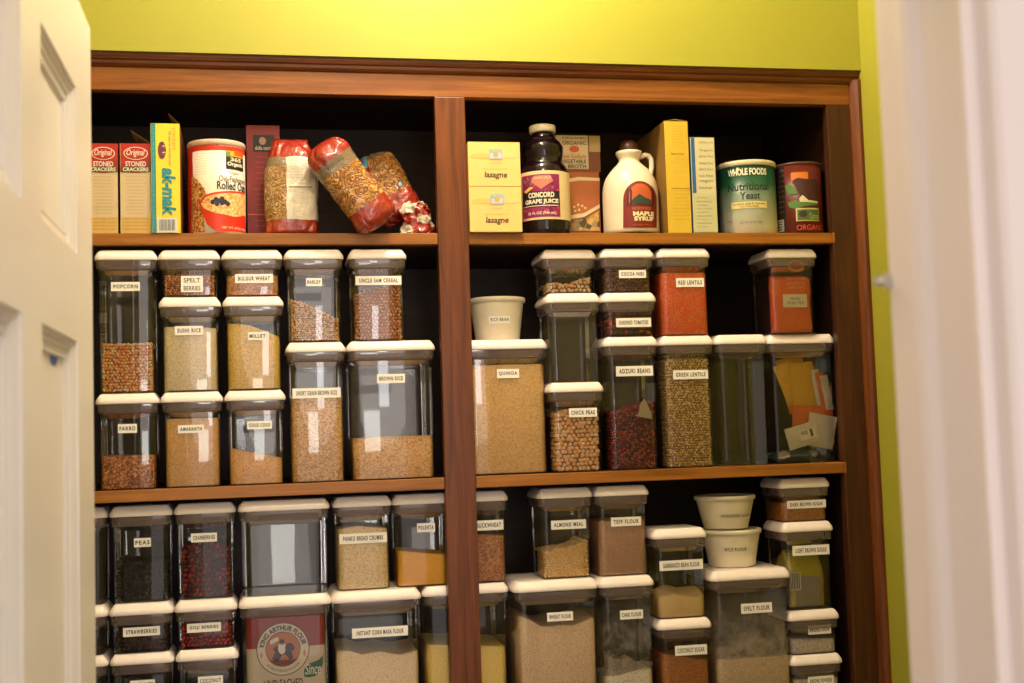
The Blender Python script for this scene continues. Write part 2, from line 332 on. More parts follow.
def container(xc, zb, units, big, yf, label, txt=None, lb=None, lines=None, wid=None):
    """xc centre, zb base, height in units, yf front of the lid, lb pixel box of the tape label"""
    w = wid or (WL if big else WS); h = U*units-.0004; O = Vector((xc, yf+w/2, zb+.0002))
    root = empty('storage_container', O, label, 'food container', CG)
    ms = cont_mesh(w, h)
    def link(nm, me, par): o = bpy.data.objects.new(nm, me); C.objects.link(o); o.parent = par; return o
    link('body', ms[0], root); lid = link('lid', ms[1], root); link('lid_seal', ms[2], lid)
    c = Cont(); c.O = O; c.w = w; c.h = h; c.wb = w-.012; c.yb = yf+.006; c.root = root; c.S = Front(O, c.yb+.0002)
    if lb:
        S = Front(O, c.yb-.0008); u0, v0, u1, v1 = S.box(*lb)
        lim = c.wb/2-.004
        if u0 < xc-lim: u1 += (xc-lim)-u0; u0 = xc-lim
        if u1 > xc+lim: u0 = max(xc-lim, u0-(u1-xc-lim)); u1 = xc+lim
        S0 = Front(O, c.yb-.0008)
        m = MB(); m.loft([[S0.m(a, d, hh) for a, d in ((u0, v0), (u1, v0), (u1, v1), (u0, v1))] for hh in (.0, 1)], tape, smooth=False)
        lo = m.build('label_strip', parent=root)
        t = MB(); hv = v1-v0; hu = u1-u0
        if lines:
            n = len(lines)
            for i, s in enumerate(lines): t.text(S0, s, u0+hu*.12, v1-hv*(i+.82)/n, u1-hu*.12, v1-hv*(i+.25)/n, ink, 1.6, .01)
        else: t.text(S0, txt, u0+hu*.08, v0+hv*.27, u1-hu*.08, v1-hv*.27, ink, 1.6, .03, space=1.25)
        t.build('lettering', parent=lo)
    return c
def zpx(c, px, py): return at(px, py, c.yb).z
def hfield(c, prof, amp=.0, sc_=30, seed=0, dome=0):
    """prof: [(px, py)...] of the surface line on the front face"""
    pts = sorted((at(a, b_, c.yb).x-c.O.x, at(a, b_, c.yb).z-c.O.z) for a, b_ in prof)
    def f(x, y):
        if x <= pts[0][0]: z = pts[0][1]
        elif x >= pts[-1][0]: z = pts[-1][1]
        else:
            for (xa, za), (xb, zb) in zip(pts, pts[1:]):
                if xa <= x <= xb: t = (x-xa)/(xb-xa); z = za+(zb-za)*t; break
        z += amp*noise.noise(Vector((x*sc_+seed, y*sc_, seed*.7)))
        if dome: z += dome*(1-(2*y/c.wb)**2-.0)*.5 + dome*(y+c.wb/2)/c.wb*.4
        return min(z, c.h-.043)
    return f
def fill(c, name, label, prof, mat, amp=.001, sc_=30, dome=0, beads=None, cat='dry food', core=None):
    hf = hfield(c, prof, amp, sc_, random.random()*9, dome); wi = c.wb-(.0075 if beads else .0032)-(2*beads[0] if beads else 0)
    mb = MB(); per = rrect(wi, wi, .010, 4)
    # refine perimeter
    P = []
    for i in range(len(per)):
        a = per[i]; d = per[(i+1) % len(per)]; L = math.dist(a, d); n = max(1, int(L/.003))
        for k in range(n): P.append((a[0]+(d[0]-a[0])*k/n, a[1]+(d[1]-a[1])*k/n))
    base = .0022; rings = [[(x*.985, y*.985, base) for x, y in P], [(x, y, base+.002) for x, y in P]]
    rings += [[(x*s_, y*s_, max(base+.004, hf(x*s_, y*s_)-(.0015 if s_ == 1 else 0))) for x, y in P] for s_ in (1, .98, .9, .75, .6, .45, .3, .15, .02)]
    mb.loft(rings, core or mat, smooth=True)
    if beads:
        r, fl = beads; st = r*1.75; wo = wi/2
        ic = ICO
        cells = []
        nx = int(2*wo/st)+1
        zmax = c.h
        for side in range(3):
            for i in range(nx+1):
                for j in range(int(zmax/(st*.87))+1):
                    t = -wo+(i+.5*(j % 2))*2*wo/nx; z = base+r+j*st*.87
                    if t > wo: continue
                    x, y = ((t, -wo), (-wo, t), (wo, t))[side]
                    if side and y > 0: continue
                    if z <= hf(x, y)+r*.3: cells.append((x, y, z))
        for i in range(nx+1):
            for j in range(nx+1):
                x = -wo+i*2*wo/nx; y = -wo+j*2*wo/nx; cells.append((x, y, hf(x, y)))
        for x, y, z in cells:
            x += random.uniform(-.3, .3)*r; y += random.uniform(-.25, .25)*r; z += random.uniform(-.3, .3)*r
            lim = wo+r*.35; x = max(-lim, min(lim, x)); y = max(-lim, min(lim, y)); z = max(base+r*.8, z)
            q = Matrix.Rotation(random.uniform(0, pi), 3, Vector((random.uniform(-1, 1), random.uniform(-1, 1), random.uniform(-1, 1))).normalized())
            s3 = (r*random.uniform(.85, 1.15), r*random.uniform(.85, 1.1)*fl[0], r*random.uniform(.85, 1.1)*fl[1])
            mb.add([(q @ Vector((v[0]*s3[0], v[1]*s3[1], v[2]*s3[2])))+Vector((x, y, z)) for v in ic[0]], ic[1], mat, True)
    return tag(mb.build(name, loc=c.O), label, cat, kind='stuff')
import bmesh
_b = bmesh.new(); bmesh.ops.create_icosphere(_b, subdivisions=1, radius=1); _b.verts.ensure_lookup_table()
ICO = ([tuple(v.co) for v in _b.verts], [tuple(v.index for v in f.verts) for f in _b.faces]); _b.free()
G = {}
def gm(n, *a, **k):
    if n not in G: G[n] = grain(n, *a, **k)
    return G[n]
def bm_(n, *a, **k):
    if n not in G: G[n] = beadmat(n, *a, **k)
    return G[n]
R1, R3 = S2T, S3T
# --- row on the middle shelf, left bay
c = container(-.211, R1, 2, 0, 0, 'clear container of reddish farro grain labelled FARRO, under the POPCORN container', 'FARRO', (118, 424, 137, 433))
fill(c, 'farro_grain', 'reddish brown farro grain half filling the FARRO container', [(98, 456), (157, 455)], gm('farro', (110, 62, 30), (158, 96, 50), (206, 150, 96), 430), .002)
c = container(-.211, R1+2*U, 3, 0, 0, 'tall clear container of popcorn kernels labelled POPCORN, next to the open door', 'POPCORN', (111, 282, 140, 291))
fill(c, 'popcorn_kernels', 'orange popcorn kernels in the lower third of the POPCORN container', [(98, 345), (152, 344)], bm_('popcorn', (214, 138, 66), (234, 182, 108), (244, 222, 172)), .002, beads=(.0032, (.85, .75)), core=flat(160, 88, 36))
c = container(-.1105, R1, 2, 0, 0, 'clear container filled with tan amaranth labelled AMARANTH, bottom of its stack', 'AMARANTH', (178, 425, 204, 433))
fill(c, 'amaranth', 'tan amaranth seed filling the AMARANTH container', [(160, 414), (222, 414)], gm('amaranth', (176, 134, 80), (196, 156, 100), (212, 176, 122), 900, bump=.25), .0005)
c = container(-.1115, R1+2*U, 2, 0, 0, 'clear container of whitish rice labelled SUSHI RICE, between the SPELT and AMARANTH containers', 'SUSHI RICE', (175, 326, 203, 335))
fill(c, 'sushi_rice', 'pale short-grain rice filling the SUSHI RICE container', [(160, 327), (200, 327), (222, 329)], gm('sushi', (196, 178, 138), (220, 204, 166), (238, 226, 196), 520), .001)
c = container(-.1115, R1+4*U, 1, 0, 0, 'short clear container of brown spelt berries labelled SPELT, on the SUSHI RICE container', None, (181, 276, 203, 292), ['SPELT', 'BERRIES'])
fill(c, 'spelt_berries', 'brown spelt berries in the short SPELT container', [(160, 276), (190, 275), (222, 272)], bm_('spelt', (150, 84, 40), (190, 120, 66), (224, 168, 112)), .001, beads=(.0024, (1, .65)), core=flat(110, 60, 28))
c = container(-.0095, R1, 2, 0, 0, 'clear container holding a little tan couscous labelled COUS COUS, under the MILLET container', 'COUS COUS', (247, 421, 272, 429))
fill(c, 'couscous', 'tan couscous sloping down to the right in the COUS COUS container', [(228, 448), (287, 459)], gm('couscous', (186, 136, 78), (206, 160, 98), (224, 184, 122), 620, bump=.35), .0008)
c = container(-.0100, R1+2*U, 2, 0, 0, 'clear container of yellow millet labelled MILLET, its surface sloping down to the right', 'MILLET', (248, 332, 267, 340))
fill(c, 'millet', 'yellow millet with a sloping top in the MILLET container', [(226, 323), (250, 325), (284, 339)], gm('millet', (190, 156, 66), (212, 180, 88), (228, 200, 116), 520, bump=.35), .0008)
c = container(-.0105, R1+4*U, 1, 0, 0, 'short clear container of brown grain labelled BULGUR WHEAT, on the MILLET container', 'BULGUR WHEAT', (235, 274, 273, 283))
fill(c, 'bulgur_wheat', 'brown bulgur filling the short BULGUR WHEAT container', [(226, 268), (284, 267)], gm('bulgur', (150, 100, 58), (182, 128, 78), (206, 158, 108), 420), .0008)
c = container(.0905, R1, 3, 0, 0, 'tall clear container filled with brown rice labelled SHORT GRAIN BROWN RICE', 'SHORT GRAIN BROWN RICE', (289, 388, 344, 398))
fill(c, 'short_grain_brown_rice', 'speckled brown rice filling the SHORT GRAIN BROWN RICE container', [(285, 397), (345, 396)], gm('sgbr', (160, 118, 66), (196, 156, 100), (224, 194, 142), 500), .0008)
c = container(.0905, R1+3*U, 2, 0, 0, 'clear container half full of barley labelled BARLEY, on the SHORT GRAIN BROWN RICE container', 'BARLEY', (306, 278, 322, 286))
fill(c, 'barley', 'pearly barley sloping down to the right in the BARLEY container', [(288, 299), (303, 303), (342, 321)], bm_('barley', (164, 114, 60), (208, 164, 104), (240, 214, 164)), .001, beads=(.0024, (1, .8)), core=flat(120, 84, 44))
c = container(.2160, R1, 3, 1, 0, 'large wide clear container one third full of rice, labelled BROWN RICE', 'BROWN RICE', (377, 374, 405, 383))
fill(c, 'brown_rice', 'tan rice in the lower third of the wide BROWN RICE container', [(350, 439), (380, 437), (436, 435)], gm('brown_rice', (176, 130, 78), (208, 166, 108), (236, 206, 156), 480), .001)
c = container(.1965, R1+3*U, 2, 0, 0, 'clear container of brown flaked cereal labelled UNCLE SAM CEREAL, on the BROWN RICE container', 'UNCLE SAM CEREAL', (356, 276, 402, 285))
fill(c, 'flaked_cereal', 'brown flaked cereal in the UNCLE SAM CEREAL container', [(352, 296), (370, 290), (405, 284)], bm_('flakes', (168, 108, 62), (196, 132, 78), (226, 178, 124)), .002, beads=(.0036, (.8, .35)), core=flat(150, 96, 52))
# --- middle shelf, right bay
YC = .0215
c = container(.416, R1, 3, 1, YC, 'large wide clear container full of quinoa labelled QUINOA, right of the centre stile', 'QUINOA', (497, 369, 519, 378))
fill(c, 'quinoa', 'pale beige quinoa filling the wide QUINOA container', [(470, 365), (500, 359), (545, 355)], gm('quinoa', (186, 150, 92), (206, 172, 114), (224, 194, 140), 560, bump=.35), .001)
c = container(.534, R1, 2, 0, .003, 'clear container of round chickpeas labelled CHICK PEAS, between QUINOA and ADZUKI BEANS', 'CHICK PEAS', (569, 408, 597, 417))
fill(c, 'chickpeas', 'round tan chickpeas filling the CHICK PEAS container', [(549, 418), (565, 412), (603, 411)], bm_('chickpea', (214, 166, 112), (228, 184, 132), (236, 204, 160)), .002, beads=(.0046, (.95, .9)), core=flat(140, 92, 54))
c = container(.534, R1+2*U, 2, 0, .004, 'empty clear unlabelled container standing on the CHICK PEAS container')
c = container(.531, R1+4*U, 1, 0, .010, 'short clear unlabelled container of nuts and green herbs at the top of its stack')
fill(c, 'nut_mix', 'cream nut pieces with orange bits in the short unlabelled container', [(545, 283), (570, 285), (595, 276)], bm_('nuts', (232, 200, 146), (244, 226, 182), (222, 150, 84)), .003, beads=(.0042, (.75, .6)), core=flat(120, 90, 50))
hb = MB(); gl = flat(92, 104, 48, .6)
for i in range(9):
    a = random.uniform(0, pi); cx, cy = random.uniform(-.018, .024), random.uniform(-.036, -.012)
    hb.loft([[(cx+cos(a)*t+sin(a)*ww_*s_, cy-sin(a)*t*.4+ww_*s_*.5, .030+.003*i*.4+.002*sin(t*200)+zz) for s_, zz in ((-1, 0), (0, .0012), (1, 0), (0, -.0006))] for t, ww_ in ((-.014, .0004), (-.008, .004), (0, .006), (.008, .004), (.014, .0004))], gl)
tag(hb.build('dried_bay_leaves', loc=c.O), 'dull green dried leaves lying on the nut mix in the short unlabelled container', 'herb', kind='stuff')
c = container(.6350, R1, 3, 0, .002, 'tall clear container of dark red beans labelled ADZUKI BEANS', 'ADZUKI BEANS', (616, 366, 653, 376))
fill(c, 'adzuki_beans', 'dark red adzuki beans filling the lower half of the ADZUKI BEANS container', [(610, 414), (630, 409), (658, 401)], bm_('adzuki', (74, 18, 20), (112, 28, 30), (156, 56, 54), rough=.3), .002, beads=(.0031, (.85, .8)), core=flat(50, 14, 14))
pk = MB(); pk.loft([[(x_, -c.wb/2+.0006+dy, z_) for x_, z_ in ((.002, .094), (.034, .087), (.032, .100), (.021, .124), (.012, .112), (.010, .098))] for dy in (0, .0012)], flat(176, 160, 132, .6), smooth=False)
tag(pk.build('paper_sachet', loc=c.O), 'creased tan paper sachet half buried in the dark red adzuki beans', 'sachet')
c = container(.6350, R1+3*U, 1, 0, .002, 'short clear container labelled SUNDRIED TOMATOES, on the ADZUKI BEANS container', 'SUNDRIED TOMATOES', (616, 318, 651, 327))
fill(c, 'sundried_tomatoes', 'dark red shrivelled tomato pieces in the SUNDRIED TOMATOES container', [(603, 320), (625, 326), (658, 316)], bm_('tomato', (60, 22, 14), (110, 34, 18), (172, 66, 34)), .006, 40, beads=(.0058, (.8, .5)), core=flat(40, 16, 10))
c = container(.6345, R1+4*U, 1, 0, .002, 'short clear container of dark brown bits labelled COCOA NIBS, at the top of its stack', 'COCOA NIBS', (619, 270, 646, 278))
fill(c, 'cocoa_nibs', 'dark brown cocoa nibs in the short COCOA NIBS container', [(602, 270), (655, 268)], bm_('nibs', (72, 38, 26), (104, 60, 42), (140, 92, 68)), .001, beads=(.0026, (.8, .6)), core=flat(50, 26, 16))
c = container(.7380, R1, 3, 0, .002, 'tall clear container full of green-brown lentils labelled GREEN LENTILS', 'GREEN LENTILS', (673, 370, 708, 379))
fill(c, 'green_lentils', 'green-brown lentils filling the tall GREEN LENTILS container', [(660, 354), (714, 354)], bm_('glentil', (156, 124, 66), (196, 164, 102), (224, 198, 142)), .001, beads=(.0029, (1, .5)), core=flat(134, 104, 58))
c = container(.7380, R1+3*U, 2, 0, .002, 'clear container full of bright orange-red lentils labelled RED LENTILS', 'RED LENTILS', (676, 278, 704, 287))
fill(c, 'red_lentils', 'bright orange-red split lentils filling the RED LENTILS container', [(660, 270), (712, 270)], gm('rlentil', (214, 84, 34), (232, 106, 50), (244, 140, 84), 420, bump=.5), .0008)
c = container(.8395, R1, 3, 0, .002, 'tall empty clear container without a label, between green lentils and packets')
cK2 = container(.9615, R1, 3, 1, .0215, 'large wide clear container stuffed with tea and seasoning packets, right end of shelf', wid=.1335)
cK1 = container(.9465, R1+3*U, 2, 0, .012, 'clear container holding an orange-red food bag, alone on the right end of its shelf')
# --- bottom shelf, left bay
YB = .019
c = container(-.2945, R3+3*U, 2, 0, YB, 'clear container with dark contents half hidden by the door edge, topmost of its stack')
c = container(-.2945, R3+2*U, 1, 0, YB-.012, 'short clear container half hidden by the door edge, middle of its stack')
c = container(-.2945, R3, 2, 0, YB-.012, 'clear container half hidden by the door edge, lowest of its stack')
c = container(-.1935, R3+3*U, 2, 0, YB, 'clear container of very dark dried peas labelled PEAS, under the middle shelf', 'PEAS', (134, 538, 151, 547))
dk = bm_('dark_peas', (22, 18, 14), (34, 28, 22), (52, 44, 34))
fill(c, 'dried_peas', 'very dark dried peas at the bottom of the PEAS container', [(110, 562), (170, 566)], dk, .004, beads=(.004, (.9, .9)), core=flat(20, 16, 12))
c = container(-.1935, R3+2*U, 1, 0, .004, 'short clear container of dark dried fruit labelled STRAWBERRIES', 'STRAWBERRIES', (123, 627, 160, 636))
fill(c, 'dried_strawberries', 'nearly black dried strawberries in the STRAWBERRIES container', [(112, 634), (172, 632)], bm_('strawb', (34, 12, 10), (52, 20, 16), (78, 34, 26)), .004, beads=(.0045, (.8, .6)), core=flat(24, 10, 8))
c = container(-.1930, R3, 2, 0, .004, 'clear container of dark dried fruit labelled CURRANTS, under the STRAWBERRIES container', 'CURRANTS', (130, 680, 155, 689))
fill(c, 'dried_currants', 'black dried currants in the container under STRAWBERRIES', [(112, 700), (172, 702)], dk, .002, beads=(.004, (.9, .7)), core=flat(20, 16, 12))
c = container(-.0930, R3+3*U, 2, 0, YB, 'clear container of dark red dried cranberries labelled CRANBERRIES', 'CRANBERRIES', (191, 533, 217, 542))
fill(c, 'dried_cranberries', 'dark red dried cranberries filling most of the CRANBERRIES container', [(176, 553), (200, 545), (234, 552)], bm_('cranb', (64, 12, 16), (100, 20, 24), (146, 38, 40), rough=.35), .004, beads=(.005, (.8, .55)), core=flat(34, 8, 10))
c = container(-.0930, R3+2*U, 1, 0, .004, 'short clear container of bright red berries labelled GOJI BERRIES', 'GOJI BERRIES', (187, 623, 221, 632))
fill(c, 'goji_berries', 'red dried goji berries in the short GOJI BERRIES container', [(178, 624), (236, 622)], bm_('goji', (116, 16, 18), (160, 26, 28), (196, 54, 46), rough=.35), .002, beads=(.004, (.6, .55)), core=flat(60, 10, 10))
c = container(-.0920, R3, 2, 0, .002, 'clear container labelled COCONUT, under the GOJI BERRIES container', 'COCONUT', (198, 676, 223, 685))
fill(c, 'coconut_flakes', 'white coconut flakes in the COCONUT container', [(178, 694), (236, 694)], gm('coconut', (210, 200, 180), (228, 220, 204), (240, 236, 224), 220), .002)
cN1 = container(.0340, R3+3*U, 2, 1, .012, 'large wide clear empty container reflecting the bright room, under the middle shelf')
cN2 = container(.0330, R3, 3, 1, .004, 'large wide clear container holding a red and cream paper flour bag')
c = container(.1630, R3+3*U, 2, 0, YB, 'clear container full of pale crumbs labelled PANKO BREAD CRUMBS', 'PANKO BREAD CRUMBS', (341, 533, 391, 543))
fill(c, 'panko_crumbs', 'pale flaky crumbs filling the PANKO BREAD CRUMBS container', [(338, 530), (360, 526), (392, 529)], gm('panko', (196, 168, 112), (216, 192, 142), (234, 216, 176), 460), .002)
c = container(.1815, R3, 3, 1, .003, 'large wide clear container of cream flour labelled INSTANT CORN MASA FLOUR', 'INSTANT CORN MASA FLOUR', (352, 627, 408, 637))
fill(c, 'corn_masa_flour', 'cream corn flour filling the lower half of the INSTANT CORN MASA FLOUR container', [(334, 652), (350, 651), (362, 655), (380, 652), (400, 655), (418, 651)], gm('masa', (208, 188, 156), (218, 198, 166), (226, 208, 178), 700, bump=.12), .001)
c = container(.2622, R3+3*U, 2, 0, YC, 'clear container of yellow cornmeal labelled POLENTA, partly behind the centre stile', 'POLENTA', (417, 523, 435, 532))
fill(c, 'polenta', 'bright yellow cornmeal in the lower half of the POLENTA container', [(400, 551), (449, 555)], gm('polenta', (214, 154, 34), (226, 170, 48), (236, 186, 70), 800, bump=.15), .0005)
c = container(.3335, R3, 3, 1, YC, 'large wide clear container of pale yellow flour passing behind the centre stile')
fill(c, 'corn_flour', 'pale yellow flour in the wide container behind the centre stile', [(425, 645), (510, 647)], gm('cornflour', (214, 188, 102), (222, 198, 114), (230, 208, 130), 800, bump=.1), .0008)
# --- bottom shelf, right bay
c = container(.3625, R3+3*U, 2, 0, YC, 'clear container of brown grain labelled BUCKWHEAT, just right of the centre stile', 'BUCKWHEAT', (478, 520, 507, 530))
fill(c, 'buckwheat', 'brown buckwheat grain in the container just right of the centre stile', [(475, 534), (507, 536)], gm('buckw', (136, 88, 56), (164, 112, 74), (188, 140, 100), 480), .0008)
c = container(.5115, R3+3*U, 2, 0, YB, 'clear container of crumbly pale meal labelled ALMOND MEAL, on the WHEAT FLOUR container', 'ALMOND MEAL', (551, 520, 586, 529))
fill(c, 'almond_meal', 'lumpy pale almond meal heaped to the right in the ALMOND MEAL container', [(541, 554), (556, 551), (574, 548), (586, 541), (592, 542)], bm_('almond', (200, 160, 96), (222, 188, 126), (238, 212, 160)), .004, 60, beads=(.0026, (.9, .8)), core=gm('almondc', (196, 160, 98), (214, 182, 120), (232, 206, 150), 420))
c = container(.4865, R3, 3, 1, .003, 'large wide clear container of beige flour labelled WHEAT FLOUR, its top dipping in the middle', 'WHEAT FLOUR', (547, 612, 573, 621))
fill(c, 'wheat_flour', 'beige wheat flour with a wavy surface in the WHEAT FLOUR container', [(513, 618), (522, 617), (534, 622), (541, 627), (552, 627), (562, 625), (573, 626), (583, 622), (592, 618)], gm('wheatf', (186, 162, 130), (194, 170, 138), (202, 180, 148), 700, bump=.08), .001, dome=.004)
c = container(.6115, R3+3*U, 2, 0, .014, 'clear container full of pinkish brown flour labelled TEFF FLOUR', 'TEFF FLOUR', (611, 517, 641, 526))
fill(c, 'teff_flour', 'pinkish brown flour filling the TEFF FLOUR container', [(598, 522), (650, 519)], gm('teff', (156, 122, 96), (166, 132, 104), (176, 142, 114), 800, bump=.08), .0005)
c = container(.6110, R3, 3, 0, .002, 'tall clear dusty container of slumped flour labelled CAKE FLOUR', 'CAKE FLOUR', (620, 610, 643, 619))
cS2 = c
fill(c, 'cake_flour', 'white cake flour slumped along the bottom of the CAKE FLOUR container', [(603, 678), (620, 676), (630, 672), (650, 670)], gm('cakef', (206, 196, 174), (220, 210, 190), (232, 224, 206), 500, bump=.2), .003)
c = container(.7110, R3+2*U, 2, 0, .004, 'clear container with a low mound of cream flour labelled GARBANZO BEAN FLOUR', 'GARBANZO BEAN FLOUR', (656, 560, 705, 570))
fill(c, 'garbanzo_flour', 'mound of cream flour in the bottom of the GARBANZO BEAN FLOUR container', [(655, 600), (668, 598), (675, 595), (690, 597), (706, 596)], gm('garb', (206, 178, 120), (216, 190, 134), (226, 202, 150), 900, bump=.04), .004, dome=.014)
c = container(.7120, R3, 2, 0, .000, 'clear container of orange-brown granules labelled COCONUT SUGAR', 'COCONUT SUGAR', (675, 645, 707, 655))
fill(c, 'coconut_sugar', 'orange-brown granules filling the COCONUT SUGAR container', [(655, 653), (680, 656), (712, 661)], gm('cocosugar', (144, 88, 42), (160, 102, 52), (176, 120, 66), 700, bump=.15), .0005)
cU3 = container(.8370, R3, 3, 1, .000, 'large wide clear container dusted inside with flour labelled SPELT FLOUR', 'SPELT FLOUR', (741, 603, 772, 613))
fill(cU3, 'spelt_flour', 'grey-beige flour at the bottom of the dusty SPELT FLOUR container', [(710, 660), (745, 658), (788, 655)], gm('speltf', (176, 156, 128), (188, 168, 140), (198, 180, 152), 600, bump=.12), .0015)
YV = .016
c = container(.9520, R3+4*U, 1, 0, YV, 'short clear container of brown sugar labelled DARK BROWN SUGAR, topmost of the right-hand stack', 'DARK BROWN SUGAR', (790, 500, 829, 508))
fill(c, 'dark_brown_sugar', 'brown sugar packed in the short DARK BROWN SUGAR container', [(775, 501), (830, 499)], gm('dbs', (150, 98, 50), (164, 110, 60), (176, 124, 74), 500, bump=.2), .0006)
cV2 = container(.9515, R3+2*U, 2, 0, YV-.006, 'clear container holding food pouches labelled LIGHT BROWN SUGAR, in the right-hand stack', 'LIGHT BROWN SUGAR', (794, 545, 831, 555))
c = container(.9530, R3+1*U, 1, 0, YV-.010, 'short clear container labelled BAKING SODA, under the LIGHT BROWN SUGAR container', 'BAKING SODA', (808, 625, 831, 634))
fill(c, 'baking_soda', 'greyish white powder in the short BAKING SODA container', [(790, 640), (838, 638)], gm('soda', (176, 166, 158), (190, 180, 170), (204, 196, 186), 500, bump=.15), .001)
c = container(.9540, R3, 1, 0, YV-.012, 'short clear container labelled BAKING POWDER, lowest of the right-hand stack', 'BAKING POWDER', (808, 676, 834, 685))
fill(c, 'baking_powder', 'cream powder in the short BAKING POWDER container', [(790, 668), (815, 672), (840, 668)], gm('bpow', (214, 204, 184), (224, 214, 196), (234, 226, 210), 500, bump=.15), .001)
# flour dust clinging to the inside of two containers
def dustmat(name, c_, lo, hi, zlo, zhi):
    m, N, L, p = newmat(name); N.remove(p); out = N['Material Output']; tc = N.new('ShaderNodeTexCoord')
    nz = N.new('ShaderNodeTexNoise'); nz.inputs['Scale'].default_value = 38; nz.inputs['Detail'].default_value = 6; nz.inputs['Roughness'].default_value = .65; L.new(tc.outputs['Object'], nz.inputs['Vector'])
    mr = N.new('ShaderNodeMapRange'); mr.inputs[1].default_value = lo; mr.inputs[2].default_value = hi; mr.inputs[3].default_value = 0; mr.inputs[4].default_value = .60; L.new(nz.outputs[0], mr.inputs[0])
    sp_ = N.new('ShaderNodeSeparateXYZ'); L.new(tc.outputs['Object'], sp_.inputs[0]); mz = N.new('ShaderNodeMapRange'); mz.inputs[1].default_value = zlo; mz.inputs[2].default_value = zhi; mz.inputs[3].default_value = 1; mz.inputs[4].default_value = .12; L.new(sp_.outputs[2], mz.inputs[0])
    mu = N.new('ShaderNodeMath'); mu.operation = 'MULTIPLY'; L.new(mr.outputs[0], mu.inputs[0]); L.new(mz.outputs[0], mu.inputs[1])
    t = N.new('ShaderNodeBsdfTransparent'); d = N.new('ShaderNodeBsdfDiffuse'); d.inputs[0].default_value = rgb(*c_); mx = N.new('ShaderNodeMixShader')
    L.new(mu.outputs[0], mx.inputs[0]); L.new(t.outputs[0], mx.inputs[1]); L.new(d.outputs[0], mx.inputs[2]); L.new(mx.outputs[0], out.inputs[0]); return m
for c, lo, hi, zl, zh in ((cU3, .30, .62, .10, .19), (cS2, .42, .70, .08, .19)):
    mb = MB(); q = c.wb-.0035
    mb.loft([[(x, y, z) for x, y in rrect(q, q, c.w*.13)] for z in (.02, c.h-.045)], dustmat('flour_dust_film', (230, 216, 198), lo, hi, zl, zh), cap0=False, cap1=False)
    mb.build('flour_dust', parent=c.root)
mb = MB(); c = cS2
mb.loft([[(x, -c.wb/2+.004+y, z) for x, z in ((-.036, .02), (.034, .02), (.030, .052), (.018, .064), (.012, .086), (.002, .094), (-.012, .091), (-.036, .096))] for y in (0, .03)], gm('cakef2', (120, 108, 94), (140, 126, 110), (154, 142, 124), 500, bump=.15), smooth=False)
tag(mb.build('flour_clump', loc=c.O), 'steep greyish heap of flour against the left side of the CAKE FLOUR container', 'flour', kind='stuff')
# ------------------------------------------------------------------ deli tubs
def tub(xc, yc, zb, h, rb, rt, label, txt, lb, lt=True):
    O = Vector((xc, yc, zb+.0003)); root = empty('deli_tub', O, label, 'tub', 'translucent round deli tubs')
    m = flat(228, 218, 192, .35); b = MB(); b.lathe([(rb*.9, 0), (rb-.001, .0012), (rb, .003), (rt-.0015, h-.012), (rt-.001, h-.006), (rt-.0005, h-.005)], m, 40); b.build('tub_body', parent=root)
    b = MB(); b.lathe([(rt-.0004, h-.0085), (rt+.002, h-.008), (rt+.0028, h-.004), (rt+.0022, h-.0008), (rt+.0005, h), (rt-.003, h-.0006), (rt-.004, h-.0022), (.002, h-.0024)], m, 40); b.build('tub_lid', parent=root)
    k = (rt-.0015-rb)/(h-.015); S = CylP(O, (rb+rt)/2, lambda z: rb+k*(z-.003)); u0, v0, u1, v1 = S.box(*lb)
    b = MB()
    if lt: b.rect(S, u0, v0, u1, v1, tape, 1)
    if lt: lo = b.build('label_strip', parent=root)
    t = MB(); hv = v1-v0; hu = u1-u0; t.text(S, txt, u0+hu*.08, v0+hv*.25, u1-hu*.08, v1-hv*.25, ink, 2.2, .012, space=1.2); t.build('lettering', parent=lo if lt else root)
z = R1+3*U; tub(at(497.5, 318, .08).x, .085, z, at(497, 297, .05).z-z, .039, .0485, 'round translucent tub labelled RICE BRAN, sitting on the QUINOA container', 'RICE BRAN', (489, 316, 510, 323))
z = R3+3*U; za = z+.0675
tub(.830, .077, z, .067, .042, .0525, 'round cream tub labelled RICE FLOUR, lower of two on the SPELT FLOUR container', 'RICE FLOUR', (723, 546, 748, 553), False)
tub(.822, .079, za, .060, .040, .0525, 'round cream tub labelled POWDERED SUGAR, upper of two on the SPELT FLOUR container', 'POWDERED SUGAR', (718, 513, 750, 519), False)
# ------------------------------------------------------------------ things inside containers
# flour bag
c = cN2; O = c.O; wi = c.wb-.010; fb = MB(); red = flat(150, 40, 28, .55); crm = flat(206, 190, 160, .6); S = Front(O, c.yb+.0042)
zsplit = at(280, 648, c.yb).z-O.z; ztop = at(280, 618, c.yb).z-O.z
fb.loft([[(x, y, z_) for x, y in rrect(wi-k_, wi-k_, .010, 3)] for z_, k_ in ((.003, .004), (.008, .0), (zsplit, .0))], crm, cap1=False, smooth=False)
fb.loft([[(x, y, z_) for x, y in rrect(wi-k_, wi-k_, .010, 3)] for z_, k_ in ((zsplit, .0), (ztop, .0), (ztop+.010, .012), (min(c.h-.044, ztop+.013), .04))], red, cap0=False, smooth=False)
S.y = O.y-wi/2
cu, cv = S.px(283, 649); pxm = abs(S.px(300, 649)[0]-S.px(283, 649)[0])/17
fb.ell(S, cu, cv, pxm*26.5, pxm*26.5, flat(40, 32, 30), 1, 40); fb.ell(S, cu, cv, pxm*25.7, pxm*25.7, flat(222, 206, 176), 2, 40)
fb.ell(S, cu, cv, pxm*17.5, pxm*17.5, flat(40, 32, 30), 3, 40); fb.ell(S, cu, cv, pxm*16.8, pxm*16.8, flat(186, 110, 56), 4, 40)
